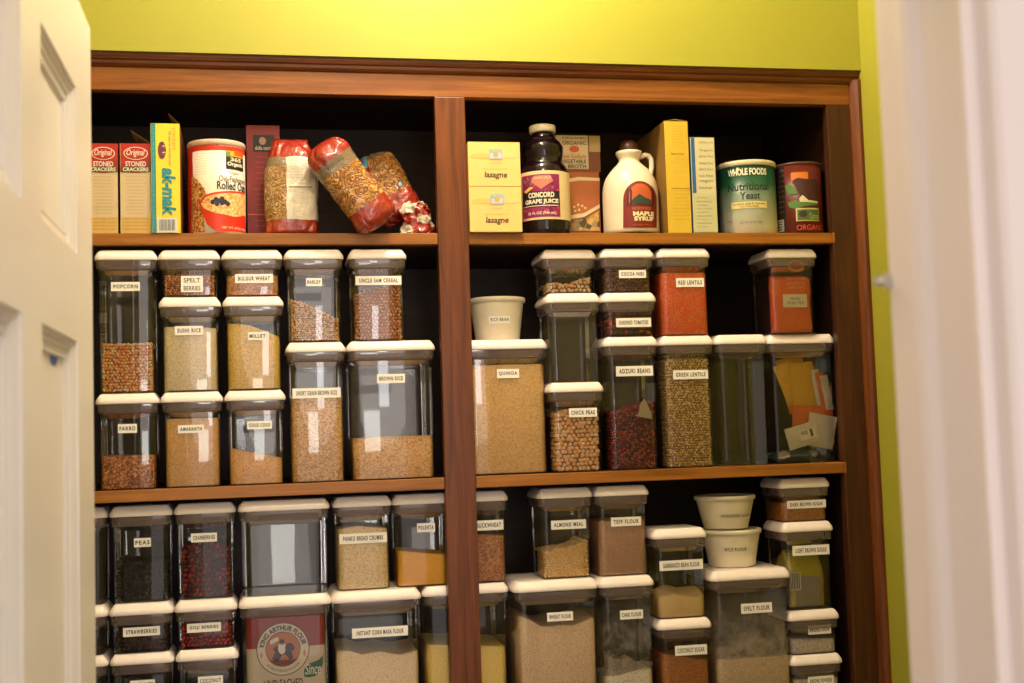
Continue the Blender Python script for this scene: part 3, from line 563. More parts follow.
class Arc:
    nu = 1
    def __init__(s, S, cu, cv, r, up=1): s.S, s.cu, s.cv, s.r, s.up = S, cu, cv, r, up
    def m(s, u, v, h):
        a = u/s.r
        return s.S.m(s.cu+(s.r+s.up*v)*sin(a)*1, s.cv+s.up*(s.r+s.up*v)*cos(a), h)
A = Arc(S, cu, cv, pxm*18.8); L_ = 1.42*A.r; fb.text(A, 'KING ARTHUR FLOUR', -L_, 0, L_, pxm*5.2, flat(34, 28, 28), 5, .03)
A = Arc(S, cu, cv, pxm*21.5, -1); fb.text(A, 'NATURALLY PURE AND WHOLESOME', -pxm*18, -pxm*1.2, pxm*18, pxm*1.2, flat(90, 70, 50), 5)
# rider emblem: dark horse and rider outline with a banner
dk_ = flat(44, 34, 34); wt = flat(228, 218, 200)
fb.poly(S, [(cu+a*pxm, cv+b_*pxm) for a, b_ in ((-11, -9), (-8, -3), (-10, 1), (-6, 4), (-3, 2), (2, 3), (5, 6), (9, 5), (12, 1), (10, -2), (8, -1), (10, -9), (7, -11), (4, -5), (-3, -6), (-5, -12), (-8, -12))], dk_, 5)
fb.ell(S, cu-1*pxm, cv+1*pxm, pxm*4, pxm*6, wt, 6, 16); fb.ell(S, cu-1*pxm, cv+7.5*pxm, pxm*2.6, pxm*2.8, dk_, 6, 14); fb.ell(S, cu+6*pxm, cv+1*pxm, pxm*4, pxm*4, flat(60, 48, 52), 7, 14)
fb.poly(S, [(cu+a*pxm, cv+b_*pxm) for a, b_ in ((-13, 9), (-5, 13), (-4, 9), (-12, 5))], wt, 6); fb.poly(S, [(cu+a*pxm, cv+b_*pxm) for a, b_ in ((-14, -11), (14, -11), (9, -15), (0, -16.5), (-9, -15))], flat(120, 60, 34), 5)
for sx in (-1, 1): fb.poly(S, [(cu+sx*pxm*(21.5+a), cv-pxm*(5-b_)) for a, b_ in ((0, 4), (1.6, 0), (0, -4), (-1.6, 0))], flat(200, 120, 60), 5)
lu, lv = S.px(313, 669)
fb.poly(S, [(lu+a*pxm, lv+b_*pxm) for a, b_ in ((-9, -7), (-9, 0), (-6, 5), (0, 7), (6, 9), (10, 13), (10, 5), (7, -3), (2, -7), (-4, -8))], flat(46, 100, 62), 3)
u0, v0, u1, v1 = S.box(305, 663, 321, 674); fb.text(S, 'Since', u0, v0, u1, v1, wt, 5, .01, .2)
u0, v0, u1, v1 = S.box(264, 679, 303, 688); fb.text(S, 'UNBLEACHED', u0, v0, u1, v1, flat(70, 40, 30), 3, .01)
tag(fb.build('flour_bag', loc=O), 'red and cream paper flour bag with a round knight emblem, inside a wide container', 'flour bag')
# pouch builder: a soft pillow with wrinkles. paint(t, a) gives material from height fraction and angle
def pillow(name, O, w, h, d, paint, label, cat, rot=(0, 0, 0), parent=None, nz=.06, sq=2.6, ends=(.35, .35), flatbase=False, n=40, K=30, seed=0, group=None, art=None, gather=None, fold=0, ftop=.3, narrow=.18):
    mb = MB(); rings = []
    for k in range(K+1):
        t = k/K; e = 1.0
        if t < ends[0]: e = sin((t/ends[0])*pi/2)**.45 if not flatbase else (.86+.14*min(1, t/ends[0]*3))
        if t > 1-ends[1]: e = min(e, max(.05, sin(((1-t)/ends[1])*pi/2)**.6))
        wide = 1 if t < 1-ends[1] else 1-(1-(1-t)/ends[1])**1.6*narrow
        rg = []
        for i in range(n):
            a = 2*pi*i/n; ca, sa = cos(a), sin(a); s1 = abs(ca)**(2/sq)*(1 if ca > 0 else -1); s2 = abs(sa)**(2/sq)*(1 if sa > 0 else -1)
            x = w/2*s1*(wide if not gather else e**.6); y = d/2*s2*e; z = t*h
            p = Vector((x, y, z)); q = p*38+Vector((seed*3.1, seed, seed)); dv = noise.noise_vector(q)*w*nz+noise.noise_vector(q*2.6)*w*nz*.45
            cr = noise.noise(Vector((a*2.2+seed, t*3.5, seed)))
            dv.x += w*.015*abs(cr)*2; p += dv
            if fold:
                ef = max(0, 1-t/.22)**1.2 + max(0, (t-(1-ftop))/ftop)**1.0; fd = fold*w*ef*(abs(sin(a*4.5+seed+2.5*noise.noise(Vector((a, t*6, seed)))))-.5); rr_ = Vector((p.x, p.y, 0)); rr_ = rr_.normalized() if rr_.length > 1e-6 else rr_; p += rr_*fd
            if flatbase and t < .08: p.z = z
            rg.append(p)
        rings.append(rg)
    for k in range(K):
        for i in range(n):
            j = (i+1) % n; a = (2*pi*(i+.5)/n); m = paint((k+.5)/K, a)
            mb.add([rings[k][i], rings[k][j], rings[k+1][j], rings[k+1][i]], [(0, 1, 2, 3)], m, True)
    mb.add(rings[0], [tuple(reversed(range(n)))], paint(0, 0)); mb.add(rings[-1], [tuple(range(n))], paint(1, 0))
    if art: art(mb)
    # weld
    o = mb.build(name, loc=O, parent=parent); bmx = bmesh.new(); bmx.from_mesh(o.data); bmesh.ops.remove_doubles(bmx, verts=bmx.verts, dist=1e-5); bmx.to_mesh(o.data); bmx.free()
    o.rotation_euler = rot
    return tag(o, label, cat, group) if label else o
def film(name, col, rough=.25):
    m, N, L, p = newmat(name); tc = N.new('ShaderNodeTexCoord'); nz = N.new('ShaderNodeTexNoise'); nz.inputs['Scale'].default_value = 70; nz.inputs['Detail'].default_value = 4; nz.inputs['Distortion'].default_value = 1.5
    L.new(tc.outputs['Object'], nz.inputs['Vector']); b = N.new('ShaderNodeBump'); b.inputs['Strength'].default_value = .5; b.inputs['Distance'].default_value = .004; L.new(nz.outputs[0], b.inputs['Height']); L.new(b.outputs[0], p.inputs['Normal'])
    p.inputs['Base Color'].default_value = rgb(*col); p.inputs['Roughness'].default_value = rough; p.inputs['Coat Weight'].default_value = .6; p.inputs['Coat Roughness'].default_value = .12; return m
def pasta(name, c1, c2, c3, scale=34):
    m, N, L, p = newmat(name); tc = N.new('ShaderNodeTexCoord'); nz = N.new('ShaderNodeTexNoise'); nz.inputs['Scale'].default_value = scale; nz.inputs['Detail'].default_value = 3; nz.inputs['Distortion'].default_value = 2.6
    L.new(tc.outputs['Object'], nz.inputs['Vector']); wv = N.new('ShaderNodeMath'); wv.operation = 'PINGPONG'; wv.inputs[1].default_value = .09; L.new(nz.outputs[0], wv.inputs[0])
    mr = N.new('ShaderNodeMapRange'); mr.inputs[2].default_value = .09; L.new(wv.outputs[0], mr.inputs[0]); r = ramp(N, [(.05, c1), (.5, c2), (.95, c3)]); L.new(mr.outputs[0], r.inputs[0]); L.new(r.outputs[0], p.inputs['Base Color'])
    b = N.new('ShaderNodeBump'); b.inputs['Strength'].default_value = .7; b.inputs['Distance'].default_value = .003; L.new(mr.outputs[0], b.inputs['Height']); L.new(b.outputs[0], p.inputs['Normal'])
    p.inputs['Roughness'].default_value = .4; p.inputs['Coat Weight'].default_value = .5; p.inputs['Coat Roughness'].default_value = .1; return m
fred = film('red_film', (150, 46, 32)); forange = film('orange_film', (206, 78, 40)); fdark = film('dark_film', (60, 34, 34)); fwhite = film('white_film', (206, 194, 170), .35); fgrey = film('grey_clear_film', (122, 104, 82))
pst = pasta('pasta_seen_through_film', (112, 66, 24), (170, 112, 46), (206, 154, 80)); pst2 = pasta('curly_pasta', (120, 80, 36), (176, 130, 70), (210, 172, 112), 60)
# K1: orange bag
c = cK1; O = c.O
def art(mb):
    S = Front(O, O.y-.0398)
    q = S.box(786, 261, 806, 274); mb.ell(S, (q[0]+q[2])/2, (q[1]+q[3])/2, (q[2]-q[0])*.42, (q[3]-q[1])*.45, flat(206, 126, 92), 1); mb.ell(S, (q[0]+q[2])/2, (q[1]+q[3])/2, (q[2]-q[0])*.30, (q[3]-q[1])*.32, flat(170, 70, 44), 2)
    for i, yy in enumerate((279, 284, 288)):
        q = S.box(786+i, yy, 806-i, yy+2.4); mb.text(S, ('THAI KITCHEN', 'RICE STICKS', 'NET WT')[i], *q, flat(222, 168, 132), 1)
    q = S.box(783, 296, 807, 309); mb.rect(S, *q, flat(216, 206, 176), 2); q = S.box(790, 299, 800, 301.5); mb.text(S, 'ORGANIC', *q, ink, 3); q = S.box(787, 303, 804, 306.5); mb.text(S, 'GOJI TEA', *q, ink, 3)
pillow('food_bag', O+Vector((0, 0, .003)), .080, .108, .078, lambda t, a: forange if (a > pi and t > 0 and 3.45 < a < 6.2) else fdark, 'orange-red plastic food bag with a pale label, in the container at the shelf end', 'food bag', nz=.015, sq=7, ends=(.05, .10), seed=3, art=art, flatbase=True)
# K2: packets
c = cK2; O = c.O
def packet(name, pxbox, dy, cols, label, cat, tilt=0, txt=None, art=None, th=.004, lean=0):
    yy = c.yb+.006+dy; a = at(pxbox[0], pxbox[3], yy); b_ = at(pxbox[2], pxbox[1], yy); w = b_.x-a.x; h = b_.z-a.z; O2 = Vector(((a.x+b_.x)/2, yy, (a.z+b_.z)/2)); mb = MB()
    g = []
    nn = 8
    for sgn in (-1, 1):
        vs = []; fs = []
        for i in range(nn+1):
            for j in range(nn+1):
                u = i/nn*2-1; v = j/nn*2-1; puff = (1-u**4)*(1-v**4); vs.append((u*w/2, sgn*(th*puff*.5+.0002)+.0012*noise.noise(Vector((u*3+dy*900, v*3, sgn*1.0))), v*h/2))
        for i in range(nn):
            for j in range(nn):
                q = (i*(nn+1)+j, (i+1)*(nn+1)+j, (i+1)*(nn+1)+j+1, i*(nn+1)+j+1)
                fs.append(q if sgn < 0 else q[::-1])
        mb.add(vs, fs, cols, True)
    class PS:
        nu = 6
        def m(s, u, v, h_): return Vector((u*w/2, -(th*(1-u**4)*(1-v**4)*.5+.0002)-.0012-.0003*h_, v*h/2))
    if art: art(mb, PS())
    o = mb.build(name, loc=O2); o.rotation_euler = (lean, radians(tilt), 0); return tag(o, label, cat)
yel = film('yellow_packet', (212, 158, 40), .4); yel2 = film('gold_packet', (200, 128, 36), .4); org = film('orange_packet', (206, 92, 36), .4); pap = film('white_paper_packet', (206, 196, 172), .6); bluep = film('blue_packet', (74, 108, 122), .4)
packet('yeast_packet', (783, 356, 808, 412), .030, yel2, 'dull gold packet at the back left of the packet container', 'packet', -14)
packet('yeast_packet', (793, 362, 814, 408), .022, yel, 'yellow packet standing upright in front of the gold one', 'packet', -4)
packet('yeast_packet', (781, 362, 797, 405), .026, yel, 'narrow yellow packet leaning at the left edge of the packet container', 'packet', -20)
for i in range(4):
    packet('tea_sachet', (811+i*4.2, 366+i*3, 817+i*4.2, 410), .024-i*.003, org if i % 2 == 0 else pap, ('leftmost thin orange sachet in the row of upright sachets', 'thin white sachet beside the leftmost orange one', 'second thin orange sachet in the row of upright sachets', 'rightmost thin white sachet in the upright row')[i], 'sachet', -9)
packet('tea_sachet', (793, 405, 832, 432), .016, org, 'wide orange sachet lying across the middle of the packet container', 'sachet', 2)
packet('tea_sachet', (816, 352, 834, 385), .045, bluep, 'blue-grey sachet at the back right of the packet container', 'sachet', 8)
def art(mb, S):
    mb.rect(S, -.2, -.45, .8, .5, flat(224, 214, 190), 1); [mb.rect(S, -.1+.09*k, .02, -.1+.09*k+.04, .40, ink, 2) for k in range(5)]; mb.rect(S, .45, -.3, .62, .4, flat(90, 84, 76), 2)
packet('paper_pouch', (808, 414, 834, 448), .010, pap, 'plain off-white paper pouch behind the barcoded one', 'pouch', 12)
packet('paper_pouch', (787, 424, 818, 447), .004, pap, 'off-white paper pouch with a barcode sticker, at the front of the packet container', 'pouch', -14, art=art)
pillow('foil_bag', O+Vector((0, .0, .0085)), .098, .012, .085, lambda t, a: fwhite if sin(a*5) > 0 else bluep, 'crumpled foil bag lying under the packets in the wide container', 'bag', nz=.05, ends=(.3, .5), seed=5)
# V2: pouches
c = cV2; O = c.O; grn = film('yellow_green_film', (178, 164, 44), .3); tanf = film('tan_film', (176, 128, 74), .4); sil = film('silver_film', (150, 138, 126), .3)
def art(mb):
    S = Front(O, O.y-.0375); q = S.box(791, 574, 802, 592)
    mb.rect(S, *q, flat(220, 212, 200), 1)
    for k in range(6): mb.rect(S, q[0]+.001+k*(q[2]-q[0]-.002)/6, q[1]+.002, q[0]+.001+(k+.5)*(q[2]-q[0]-.002)/6, q[3]-.001, ink, 2)
pillow('sugar_pouch', O+Vector((-.002, 0, .003)), .074, .098, .072, lambda t, a: (grn if (t > .55 or (a % 1.3) < .45) else (sil if a < 5.0 else tanf)), 'yellow-green and tan food pouch with a barcode, inside the LIGHT BROWN SUGAR container', 'pouch', nz=.03, sq=5, ends=(.05, .45), seed=8, flatbase=True, art=art)
# ------------------------------------------------------------------ top shelf groceries
T = S1T+.0003
def fbox(name, px0, px1, ptop, dep, yf, label, cat, matf, mside=None, mtop=None, group=None, skew=0):
    """carton whose front face spans px0..px1 and reaches ptop; origin at base centre"""
    a = at(px0, 210, yf).x; b_ = at(px1, 210, yf).x; zt = at((px0+px1)/2, ptop, yf).z; w = b_-a; h = zt-T
    O = Vector(((a+b_)/2, yf+dep/2, T)); root = empty(name, O, label, cat, group)
    mb = MB(); mb.box(-w/2, w/2, -dep/2, dep/2, 0, h, matf)
    if mside:
        mb.rect(Side(w/2, 1), -dep/2, 0, dep/2, h, mside, 1); mb.rect(Side(w/2, -1), -dep/2, 0, dep/2, h, mside, 1)
    return root, mb, Front(O, yf), w, h, dep, O
class Side:
    nu = 1
    def __init__(s, x, sg): s.x, s.sg = x, sg
    def m(s, u, v, h): return Vector((s.sg*(s.x+.0003*h), u*s.sg, v))
def para(mb, S, x0, y0, x1, y1, n, m, ragged=.3):
    for i in range(n):
        yy = y0+(y1-y0)*i/n; r = random.uniform(0, ragged)*(x1-x0)/2; q = S.box(x0+r, yy, x1-r, yy+(y1-y0)/n*.42); mb.text(S, random.choice(('whole grain wheat flour and water', 'ingredients organic stone ground', 'baked with care since the start', 'no salt no oils no sugar added')), *q, m, 1)
brn = flat(92, 66, 48); cream = flat(204, 182, 144, .5); redc = flat(176, 28, 22, .4); whitec = flat(232, 222, 200)
def cracker(px0, px1, label):
    root, mb, S, w, h, d, O = fbox('cracker_box', px0, px1, 143.5, .15, .004, label, 'cracker box', cream, flat(110, 58, 38), group='cracker boxes')
    B = lambda *q: S.box(px0+q[0], q[1], px0+q[2], q[3]); W = px1-px0
    mb.rect(S, *B(0, 143.5, W, 170), redc, 1); mb.poly(S, [S.px(px0+a, b_) for a, b_ in ((0, 166), (W*.5, 162), (W, 160), (W, 172), (W*.5, 173), (0, 172))], flat(140, 40, 24), 2)
    q = B(W*.10, 147, W*.90, 160); mb.ell(S, (q[0]+q[2])/2, (q[1]+q[3])/2, (q[2]-q[0])/2, (q[3]-q[1])/2, whitec, 3); mb.ell(S, (q[0]+q[2])/2, (q[1]+q[3])/2, (q[2]-q[0])/2-.0014, (q[3]-q[1])/2-.0012, redc, 4)
    mb.text(S, 'Original', *B(W*.2, 149.5, W*.8, 157.5), whitec, 5, .01, .25); mb.rect(S, *B(W*.05, 167, W*.95, 172), flat(70, 84, 56), 3)
    mb.text(S, 'STONED', *B(W*.16, 161.5, W*.84, 166.5), whitec, 4, .02); mb.text(S, 'CRACKERS', *B(W*.08, 167.6, W*.92, 171.5), whitec, 5, .02)
    para(mb, S, px0+W*.15, 176, px0+W*.85, 216, 12, flat(150, 128, 98)); mb.rect(S, *B(0, 217, W, 233), flat(206, 168, 92), 1)
    for i in range(4): mb.text(S, 'crackers wheat rye oat', *B(W*.1, 218+i*3.4, W*.9, 220+i*3.4), flat(150, 108, 56), 2)
    mb.build('box', parent=root)
    return root, w, h, d
r, w, h, d = cracker(88.5, 118, 'cream and red cracker box next to the door edge on the top shelf')
r, w, h, d = cracker(120.5, 151, 'cream and red cracker box with its top flap open, beside the yellow box')
fl = MB(); fl.loft([[(-w/2+.016, -d/2+.01, h+.024), (-w/2+.016, d/2, h+.024), (w/2, d/2, h+.001), (w/2, -d/2+.002, h+.001)], [(-w/2+.016, -d/2+.01, h+.0248), (-w/2+.016, d/2, h+.0248), (w/2, d/2, h+.0018), (w/2, -d/2+.002, h+.0018)]], flat(120, 84, 70), smooth=False); fl.build('box_flap', parent=r)
# yellow ak-mak box
root, mb, S, w, h, d, O = fbox('cracker_box', 151.5, 180.5, 123.5, .15, .000, 'yellow cracker box with a teal edge and teal script ak-mak', 'cracker box', flat(236, 212, 52, .4), flat(140, 84, 48))
teal = flat(36, 140, 150, .45); q = S.box
mb.rect(S, *q(151.5, 123.5, 156, 233), teal, 1)
mb.text(S, 'ak-mak', *q(162, 168, 176, 216), teal, 2, .045, .15, rot=1)
mb.ell(S, *((lambda a: ((a[0]+a[2])/2, (a[1]+a[3])/2, (a[2]-a[0])/2, (a[3]-a[1])/2))(q(158, 141.5, 166, 159))), flat(120, 50, 60), 2)
for i in range(5): mb.text(S, '*', *q(159+(i % 2)*3, 142+i*3.2, 163+(i % 2)*3, 146+i*3.2), flat(220, 200, 190) if i % 2 else flat(70, 60, 130), 3, .05)
mb.text(S, '100% whole of the wheat sesame cracker', *q(168.5, 131, 171.5, 166), flat(120, 140, 120), 1, rot=1); mb.text(S, 'crackers', *q(172, 128, 177, 150), flat(226, 150, 60), 1, rot=1)
mb.rect(S, *q(157, 218, 177.5, 232.5), flat(214, 212, 206), 2)
for i in range(13): mb.rect(S, *q(159.5+i*1.25, 219.5, 159.5+i*1.25+(.7 if i % 3 else .4), 230.5), flat(84, 92, 104), 3)
for i in range(20): mb.text(S, 'ak mak', *q(152.7, 126+i*5.2, 154.6, 130+i*5.2), flat(120, 190, 190), 2, rot=1)
mb.build('box', parent=root)
fl = MB(); fl.loft([[(.004, -d/2+.02, h+.022), (.004, d/2, h+.022), (w/2, d/2, h), (w/2, -d/2+.004, h)], [(.004, -d/2+.02, h+.0228), (.004, d/2, h+.0228), (w/2, d/2, h+.0008), (w/2, -d/2+.004, h+.0008)]], flat(110, 84, 66), smooth=False); fl.build('box_flap', parent=root)
# round cans
def can(name, px0, px1, ptop, label, cat, yf, bodym, rimm_, group=None, rh=.010):
    r = (at(px1, 200, yf+.05).x-at(px0, 200, yf+.05).x)/2*.985; xc = (at(px1, 200, yf+r).x+at(px0, 200, yf+r).x)/2; zt = at((px0+px1)/2, ptop, yf).z-.001; h = zt-T
    O = Vector((xc, yf+r, T)); root = empty(name, O, label, cat, group)
    lid = MB(); lid.lathe([(r-.0002, h-rh), (r+.0012, h-rh+.0005), (r+.0014, h-.002), (r+.0004, h-.0003), (r-.003, h), (r-.005, h-.003), (.002, h-.003)], rimm_, 48, cap0=False); lid.build('lid', parent=root)
    mb = MB(); mb.lathe([(r-.003, 0), (r, .0015), (r, h-rh)], bodym, 48, cap1=True)
    return root, mb, Cyl(O, r), r, h, O
root, mb, S, r, h, O = can('oat_canister', 188, 246, 138, 'large white and red cardboard canister labelled Rolled Oats', 'canister', .002, flat(234, 226, 208, .35), flat(216, 190, 170, .4))
oat = gm('oat_print', (190, 130, 70), (226, 178, 110), (240, 208, 150), 260, bump=0); rd = flat(214, 52, 32, .35)
f = lambda *a: S.box(*a); zb_ = T
def zof(py): return S.px(218, py)[1]
A0 = S.px(190.5, 200)[0]; A1 = S.r*1.45
mb.rect(S, A0-.02, zof(150), A1, zof(141.5), rd, 1, 24); mb.text(S, '100% WHOLE GRAIN NET WT', *f(219, 144, 243, 147), flat(240, 190, 160), 2)
mb.rect(S, A0-.03, T+.001, S.px(193.5, 200)[0], zof(141.5), rd, 2, 6)
para(mb, S, 195, 153, 208, 176, 9, flat(170, 162, 148))
mb.rect(S, *f(226, 151.5, 242, 159), flat(214, 178, 40), 2); mb.rect(S, *f(234, 151.5, 242.5, 156.5), flat(214, 96, 36), 3); mb.rect(S, *f(226, 151.5, 230, 156.5), flat(110, 150, 50), 3)
mb.rect(S, *f(226, 157, 242.5, 169.5), flat(30, 26, 26), 3); mb.text(S, '365', *f(230, 158, 240, 162), whitec, 4, .03); mb.text(S, 'Organic', *f(227, 162.5, 241.5, 167.5), whitec, 4, .04)
mb.text(S, 'Organic', *f(229, 171.5, 239, 175.5), flat(90, 80, 72), 2); mb.text(S, 'Old-Fashioned', *f(219, 176, 244, 182), flat(100, 76, 60), 2, .005); mb.text(S, 'Rolled Oats', *f(217, 181.5, 244.5, 190), flat(50, 40, 36), 2, .02)
mb.poly(S, [S.px(a, b_) for a, b_ in ((192, 176), (198, 180), (204, 188), (207, 196), (204, 212), (205, 232.5), (192, 232.5))], gm('oat_print2', (120, 72, 34), (176, 118, 62), (206, 156, 96), 300, bump=0), 2)
mb.poly(S, [S.px(a, b_) for a, b_ in ((199, 203), (205, 195), (216, 192), (230, 191), (244, 193), (245, 232.5), (217, 232.5), (207, 224))], rd, 3)
mb.poly(S, [S.px(a, b_) for a, b_ in ((201, 204), (206, 197), (217, 194), (230, 193), (244, 195), (245, 216), (234, 217), (215, 213), (205, 209))], oat, 4)
for a, b_ in ((213, 202), (216, 199.5), (219, 201), (222, 199), (225, 202), (227.5, 204), (217, 204), (222, 203)):
    u, v = S.px(a, b_); mb.ell(S, u, v, .0036, .0042, flat(40, 40, 62, .3), 5, 12)
mb.text(S, 'NET WT 18 OZ (510g)', *f(222, 227, 244, 230), whitec, 5)
mb.build('canister_body', parent=root)
# tall red carton behind the pasta bag
root, mb, S, w, h, d, O = fbox('pasta_box', 247.5, 281, 125.5, .06, .071, 'tall red carton with a black logo panel, standing behind the pasta bag', 'carton', flat(130, 24, 18, .5), flat(90, 18, 15)); q = S.box
mb.rect(S, *q(253, 135, 274, 152), flat(28, 26, 20), 1); mb.ell(S, *((lambda a: ((a[0]+a[2])/2, (a[1]+a[3])/2, (a[2]-a[0])/2, (a[3]-a[1])/2))(q(259, 137, 266, 145))), flat(170, 130, 110), 2); mb.text(S, 'dalla costa', *q(255, 146, 272, 150), flat(200, 180, 150), 2, .02)
para(mb, S, 254, 156, 276, 230, 14, flat(196, 80, 62)); mb.rect(S, *q(247.5, 214, 281, 215), flat(210, 100, 80), 1); mb.build('box', parent=root)
# pasta bags
def bagO(px, py, yy): return at(px, py, yy)
w1 = at(320, 200, .03).x-at(264, 200, .03).x; h1 = at(290, 139, .03).z-T
fwhite2 = film('white_back_label', (216, 206, 186), .4)
def paint1(t, a):
    if t > .80: return fred
    if t < .14: return fred
    if a < pi: return fred
    u = cos(a)
    if u < -.08: return fgrey if t > .68 else pst2
    return fwhite2
b1 = pillow('pasta_bag', Vector((at(291.5, 220, .03).x, .036, T)), w1*.95, h1, .062, paint1, 'upright red and white bag of small curly pasta, in front of the red carton', 'pasta bag', nz=.026, sq=3.0, ends=(.06, .38), seed=1, flatbase=True, n=72, K=48, fold=.07, narrow=.42)
lb_ = MB(); S = Front(b1.location, .0035); para(lb_, S, 290, 160, 308, 185, 9, flat(140, 128, 110), .1); lb_.rect(S, *S.box(289, 186.5, 312, 187.3), ink, 1)
lb_.build('label_print', parent=b1)
def paint2(t, a):
    if t > .80 or t < .24: return fred
    if t > .66: return fgrey
    if .2 < a < .55 and t < .62: return fwhite
    return pst
L2 = sqrt((at(384, 230, 0).x-at(324, 147, 0).x)**2+(at(384, 230, 0).z-at(324, 147, 0).z)**2)*1.0
a2 = math.atan2(60, 80)
P = at(382, 226, -.01)
pillow('pasta_bag', Vector((P.x, -.010, P.z)), .074, L2, .050, paint2, 'red-ended clear bag of long pasta leaning steeply left, its lower end over the shelf edge', 'pasta bag', rot=(radians(2), -a2, 0), nz=.03, sq=2.6, ends=(.12, .16), seed=12, n=72, K=48, gather=1, fold=.08)
def paint3(t, a):
    if t < .34: return fred
    if a > 4.4 and t > .36: return pst if t < .9 else fgrey
    if t > .85 and a > 3.9: return film_blue
    return fred
film_blue = film('blue_film', (70, 130, 170), .3)
P = at(402, 224, .09); Q = at(380, 158, .09)
b3 = pillow('pasta_bag', Vector((P.x+.004, .088, T+.034)), .082, .135, .055, paint3, 'red and clear bag of pasta slumped behind the long leaning bag', 'pasta bag', rot=(radians(-6), -radians(26), 0), nz=.04, sq=2.4, ends=(.20, .30), seed=21, n=64, K=44, gather=1, fold=.12)
em = MB(); S = Front(b3.location, .0535); e0 = at(400, 184, .0535)
em.poly(S, [(e0.x+a*.0062, e0.z+b_*.0072) for a, b_ in ((-1, 0), (0, 1), (1, 0), (0, -1))], flat(30, 34, 50), 1); em.poly(S, [(e0.x+a*.0042, e0.z+b_*.005) for a, b_ in ((-1, 0), (0, 1), (1, 0), (0, -1))], flat(150, 170, 200), 2)
e = em.build('printed_emblem'); e.parent = b3; e.matrix_parent_inverse = (Matrix.Translation(b3.location) @ b3.rotation_euler.to_matrix().to_4x4()).inverted(); e.location = b3.location
pillow('crumpled_bag', Vector((at(418, 230, .035).x, .045, T)), .056, at(420, 200, .03).z-T, .05, lambda t, a: (fwhite if noise.noise(Vector((cos(a)*1.1, sin(a)*1.1, t*3))) > .08 else fred), 'small crumpled red and white plastic bag at the foot of the centre stile', 'bag', nz=.16, sq=2.2, ends=(.2, .75), seed=33, n=64, K=40, flatbase=True, gather=1, fold=.2, ftop=.8)
# lasagne boxes
lm = flat(236, 198, 120, .45)
def lasagne(z0, pt, pb, label):
    yf = -.012; a = at(469, 190, yf).x; b_ = at(521, 190, yf).x; h = at(495, pt+1, yf).z-at(495, pb, yf).z; w = b_-a; dd = .085
    a = max(a, .3535)
    O = Vector((a+w/2, yf+dd/2, z0)); root = empty('lasagne_box', O, label, 'pasta box', 'lasagne boxes'); mb = MB(); mb.box(-w/2, w/2, -dd/2, dd/2, 0, h, lm); S = Front(O, yf)
    def q(x0, y0, x1, y1): return (O.x-w/2+w*x0, z0+h*y0, O.x-w/2+w*x1, z0+h*y1)
    mb.ell(S, O.x-w*.22, z0+h*.68, w*.24, h*.06, flat(222, 186, 100), 1); mb.ell(S, O.x+w*.28, z0+h*.70, w*.20, h*.07, flat(206, 200, 126), 1)
    mb.rect(S, *q(.40, .60, .66, .84), flat(170, 176, 180), 2); mb.rect(S, *q(.42, .62, .64, .74), flat(196, 196, 206), 3); mb.ell(S, O.x+w*.03, z0+h*.71, w*.05, h*.05, flat(232, 166, 60), 4)
    mb.ell(S, O.x-w*.03, z0+h*.78, w*.05, h*.03, flat(150, 196, 160), 4)
    mb.text(S, 'organic oven ready no boil', *q(.26, .36, .74, .41), flat(180, 150, 90), 1); mb.text(S, 'NATURALE', *q(.43, .50, .63, .54), flat(170, 150, 110), 1); mb.text(S, 'lasagne', *q(.30, .15, .74, .33), flat(84, 60, 36), 1, .025, .15)
    mb.build('box', parent=root, bevel=.004); return h
hh = lasagne(T, 187, 233, 'pale yellow lasagne box, the lower of two stacked beside the centre stile')
lasagne(T+hh+.0010, 141, 186, 'pale yellow lasagne box, the upper of two stacked beside the centre stile')
# grape juice bottle
gz = [(233, 22.5), (231, 24), (221, 24.5), (171, 24.5), (165, 22.5), (160, 19.2), (156, 18.6), (150, 19.6), (144, 20), (139, 17.0), (134, 11.8), (129.5, 10.6)]
yf = .004; kx = abs(at(546, 200, yf+.04).x-at(545, 200, yf+.04).x); xc = at(544.6, 200, yf+.045).x; r = 24.5*kx; O = Vector((xc, yf+r, T)); hz = lambda py: max(0, at(545, py, yf+.01).z-T)
root = empty('grape_juice_bottle', O, 'dark glass bottle of Concord Grape Juice with a white cap, beside the lasagne boxes', 'juice bottle')
gm_ = flat(20, 8, 14, .12); mb = MB(); pr = [(r_*kx, hz(py)) for py, r_ in gz]; 
sm_ = []
for i in range(len(pr)-1):
    for k in range(3):
        t = k/3; sm_.append((pr[i][0]+(pr[i+1][0]-pr[i][0])*t, pr[i][1]+(pr[i+1][1]-pr[i][1])*t))
sm_.append(pr[-1]); mb.lathe(sm_, gm_, 48); mb.build('bottle', parent=root)
cp = MB(); z0, z1 = hz(129), hz(121.8); cr = 13.0*kx; cp.lathe([(cr*.96, z0), (cr, z0+.001), (cr, z1-.002), (cr*.95, z1), (.002, z1)], flat(206, 196, 172, .35), 40); cp.build('cap', parent=root)
S = Cyl(O, r+.0004); q = S.box; lab = MB(); lab.rect(S, -r*1.5, T+hz(220), r*1.5, T+hz(171.5), flat(222, 200, 150), 1, 30); L0 = q(523, 174, 559.5, 217)
lab.rect(S, *L0, flat(140, 30, 84), 2)
for i in range(60):
    u = random.uniform(L0[0]+.003, L0[2]-.003); v = random.uniform(L0[1]+.003, L0[3]-.003); lab.ell(S, u, v, .0024, .0026, random.choice((flat(96, 28, 90), flat(168, 40, 96), flat(210, 60, 70), flat(70, 20, 70), flat(70, 140, 100))), 3, 8)
lab.poly(S, [S.px(a, b_) for a, b_ in ((534, 176), (550, 175), (553, 181), (541, 189), (531, 182))], flat(206, 120, 100), 4)
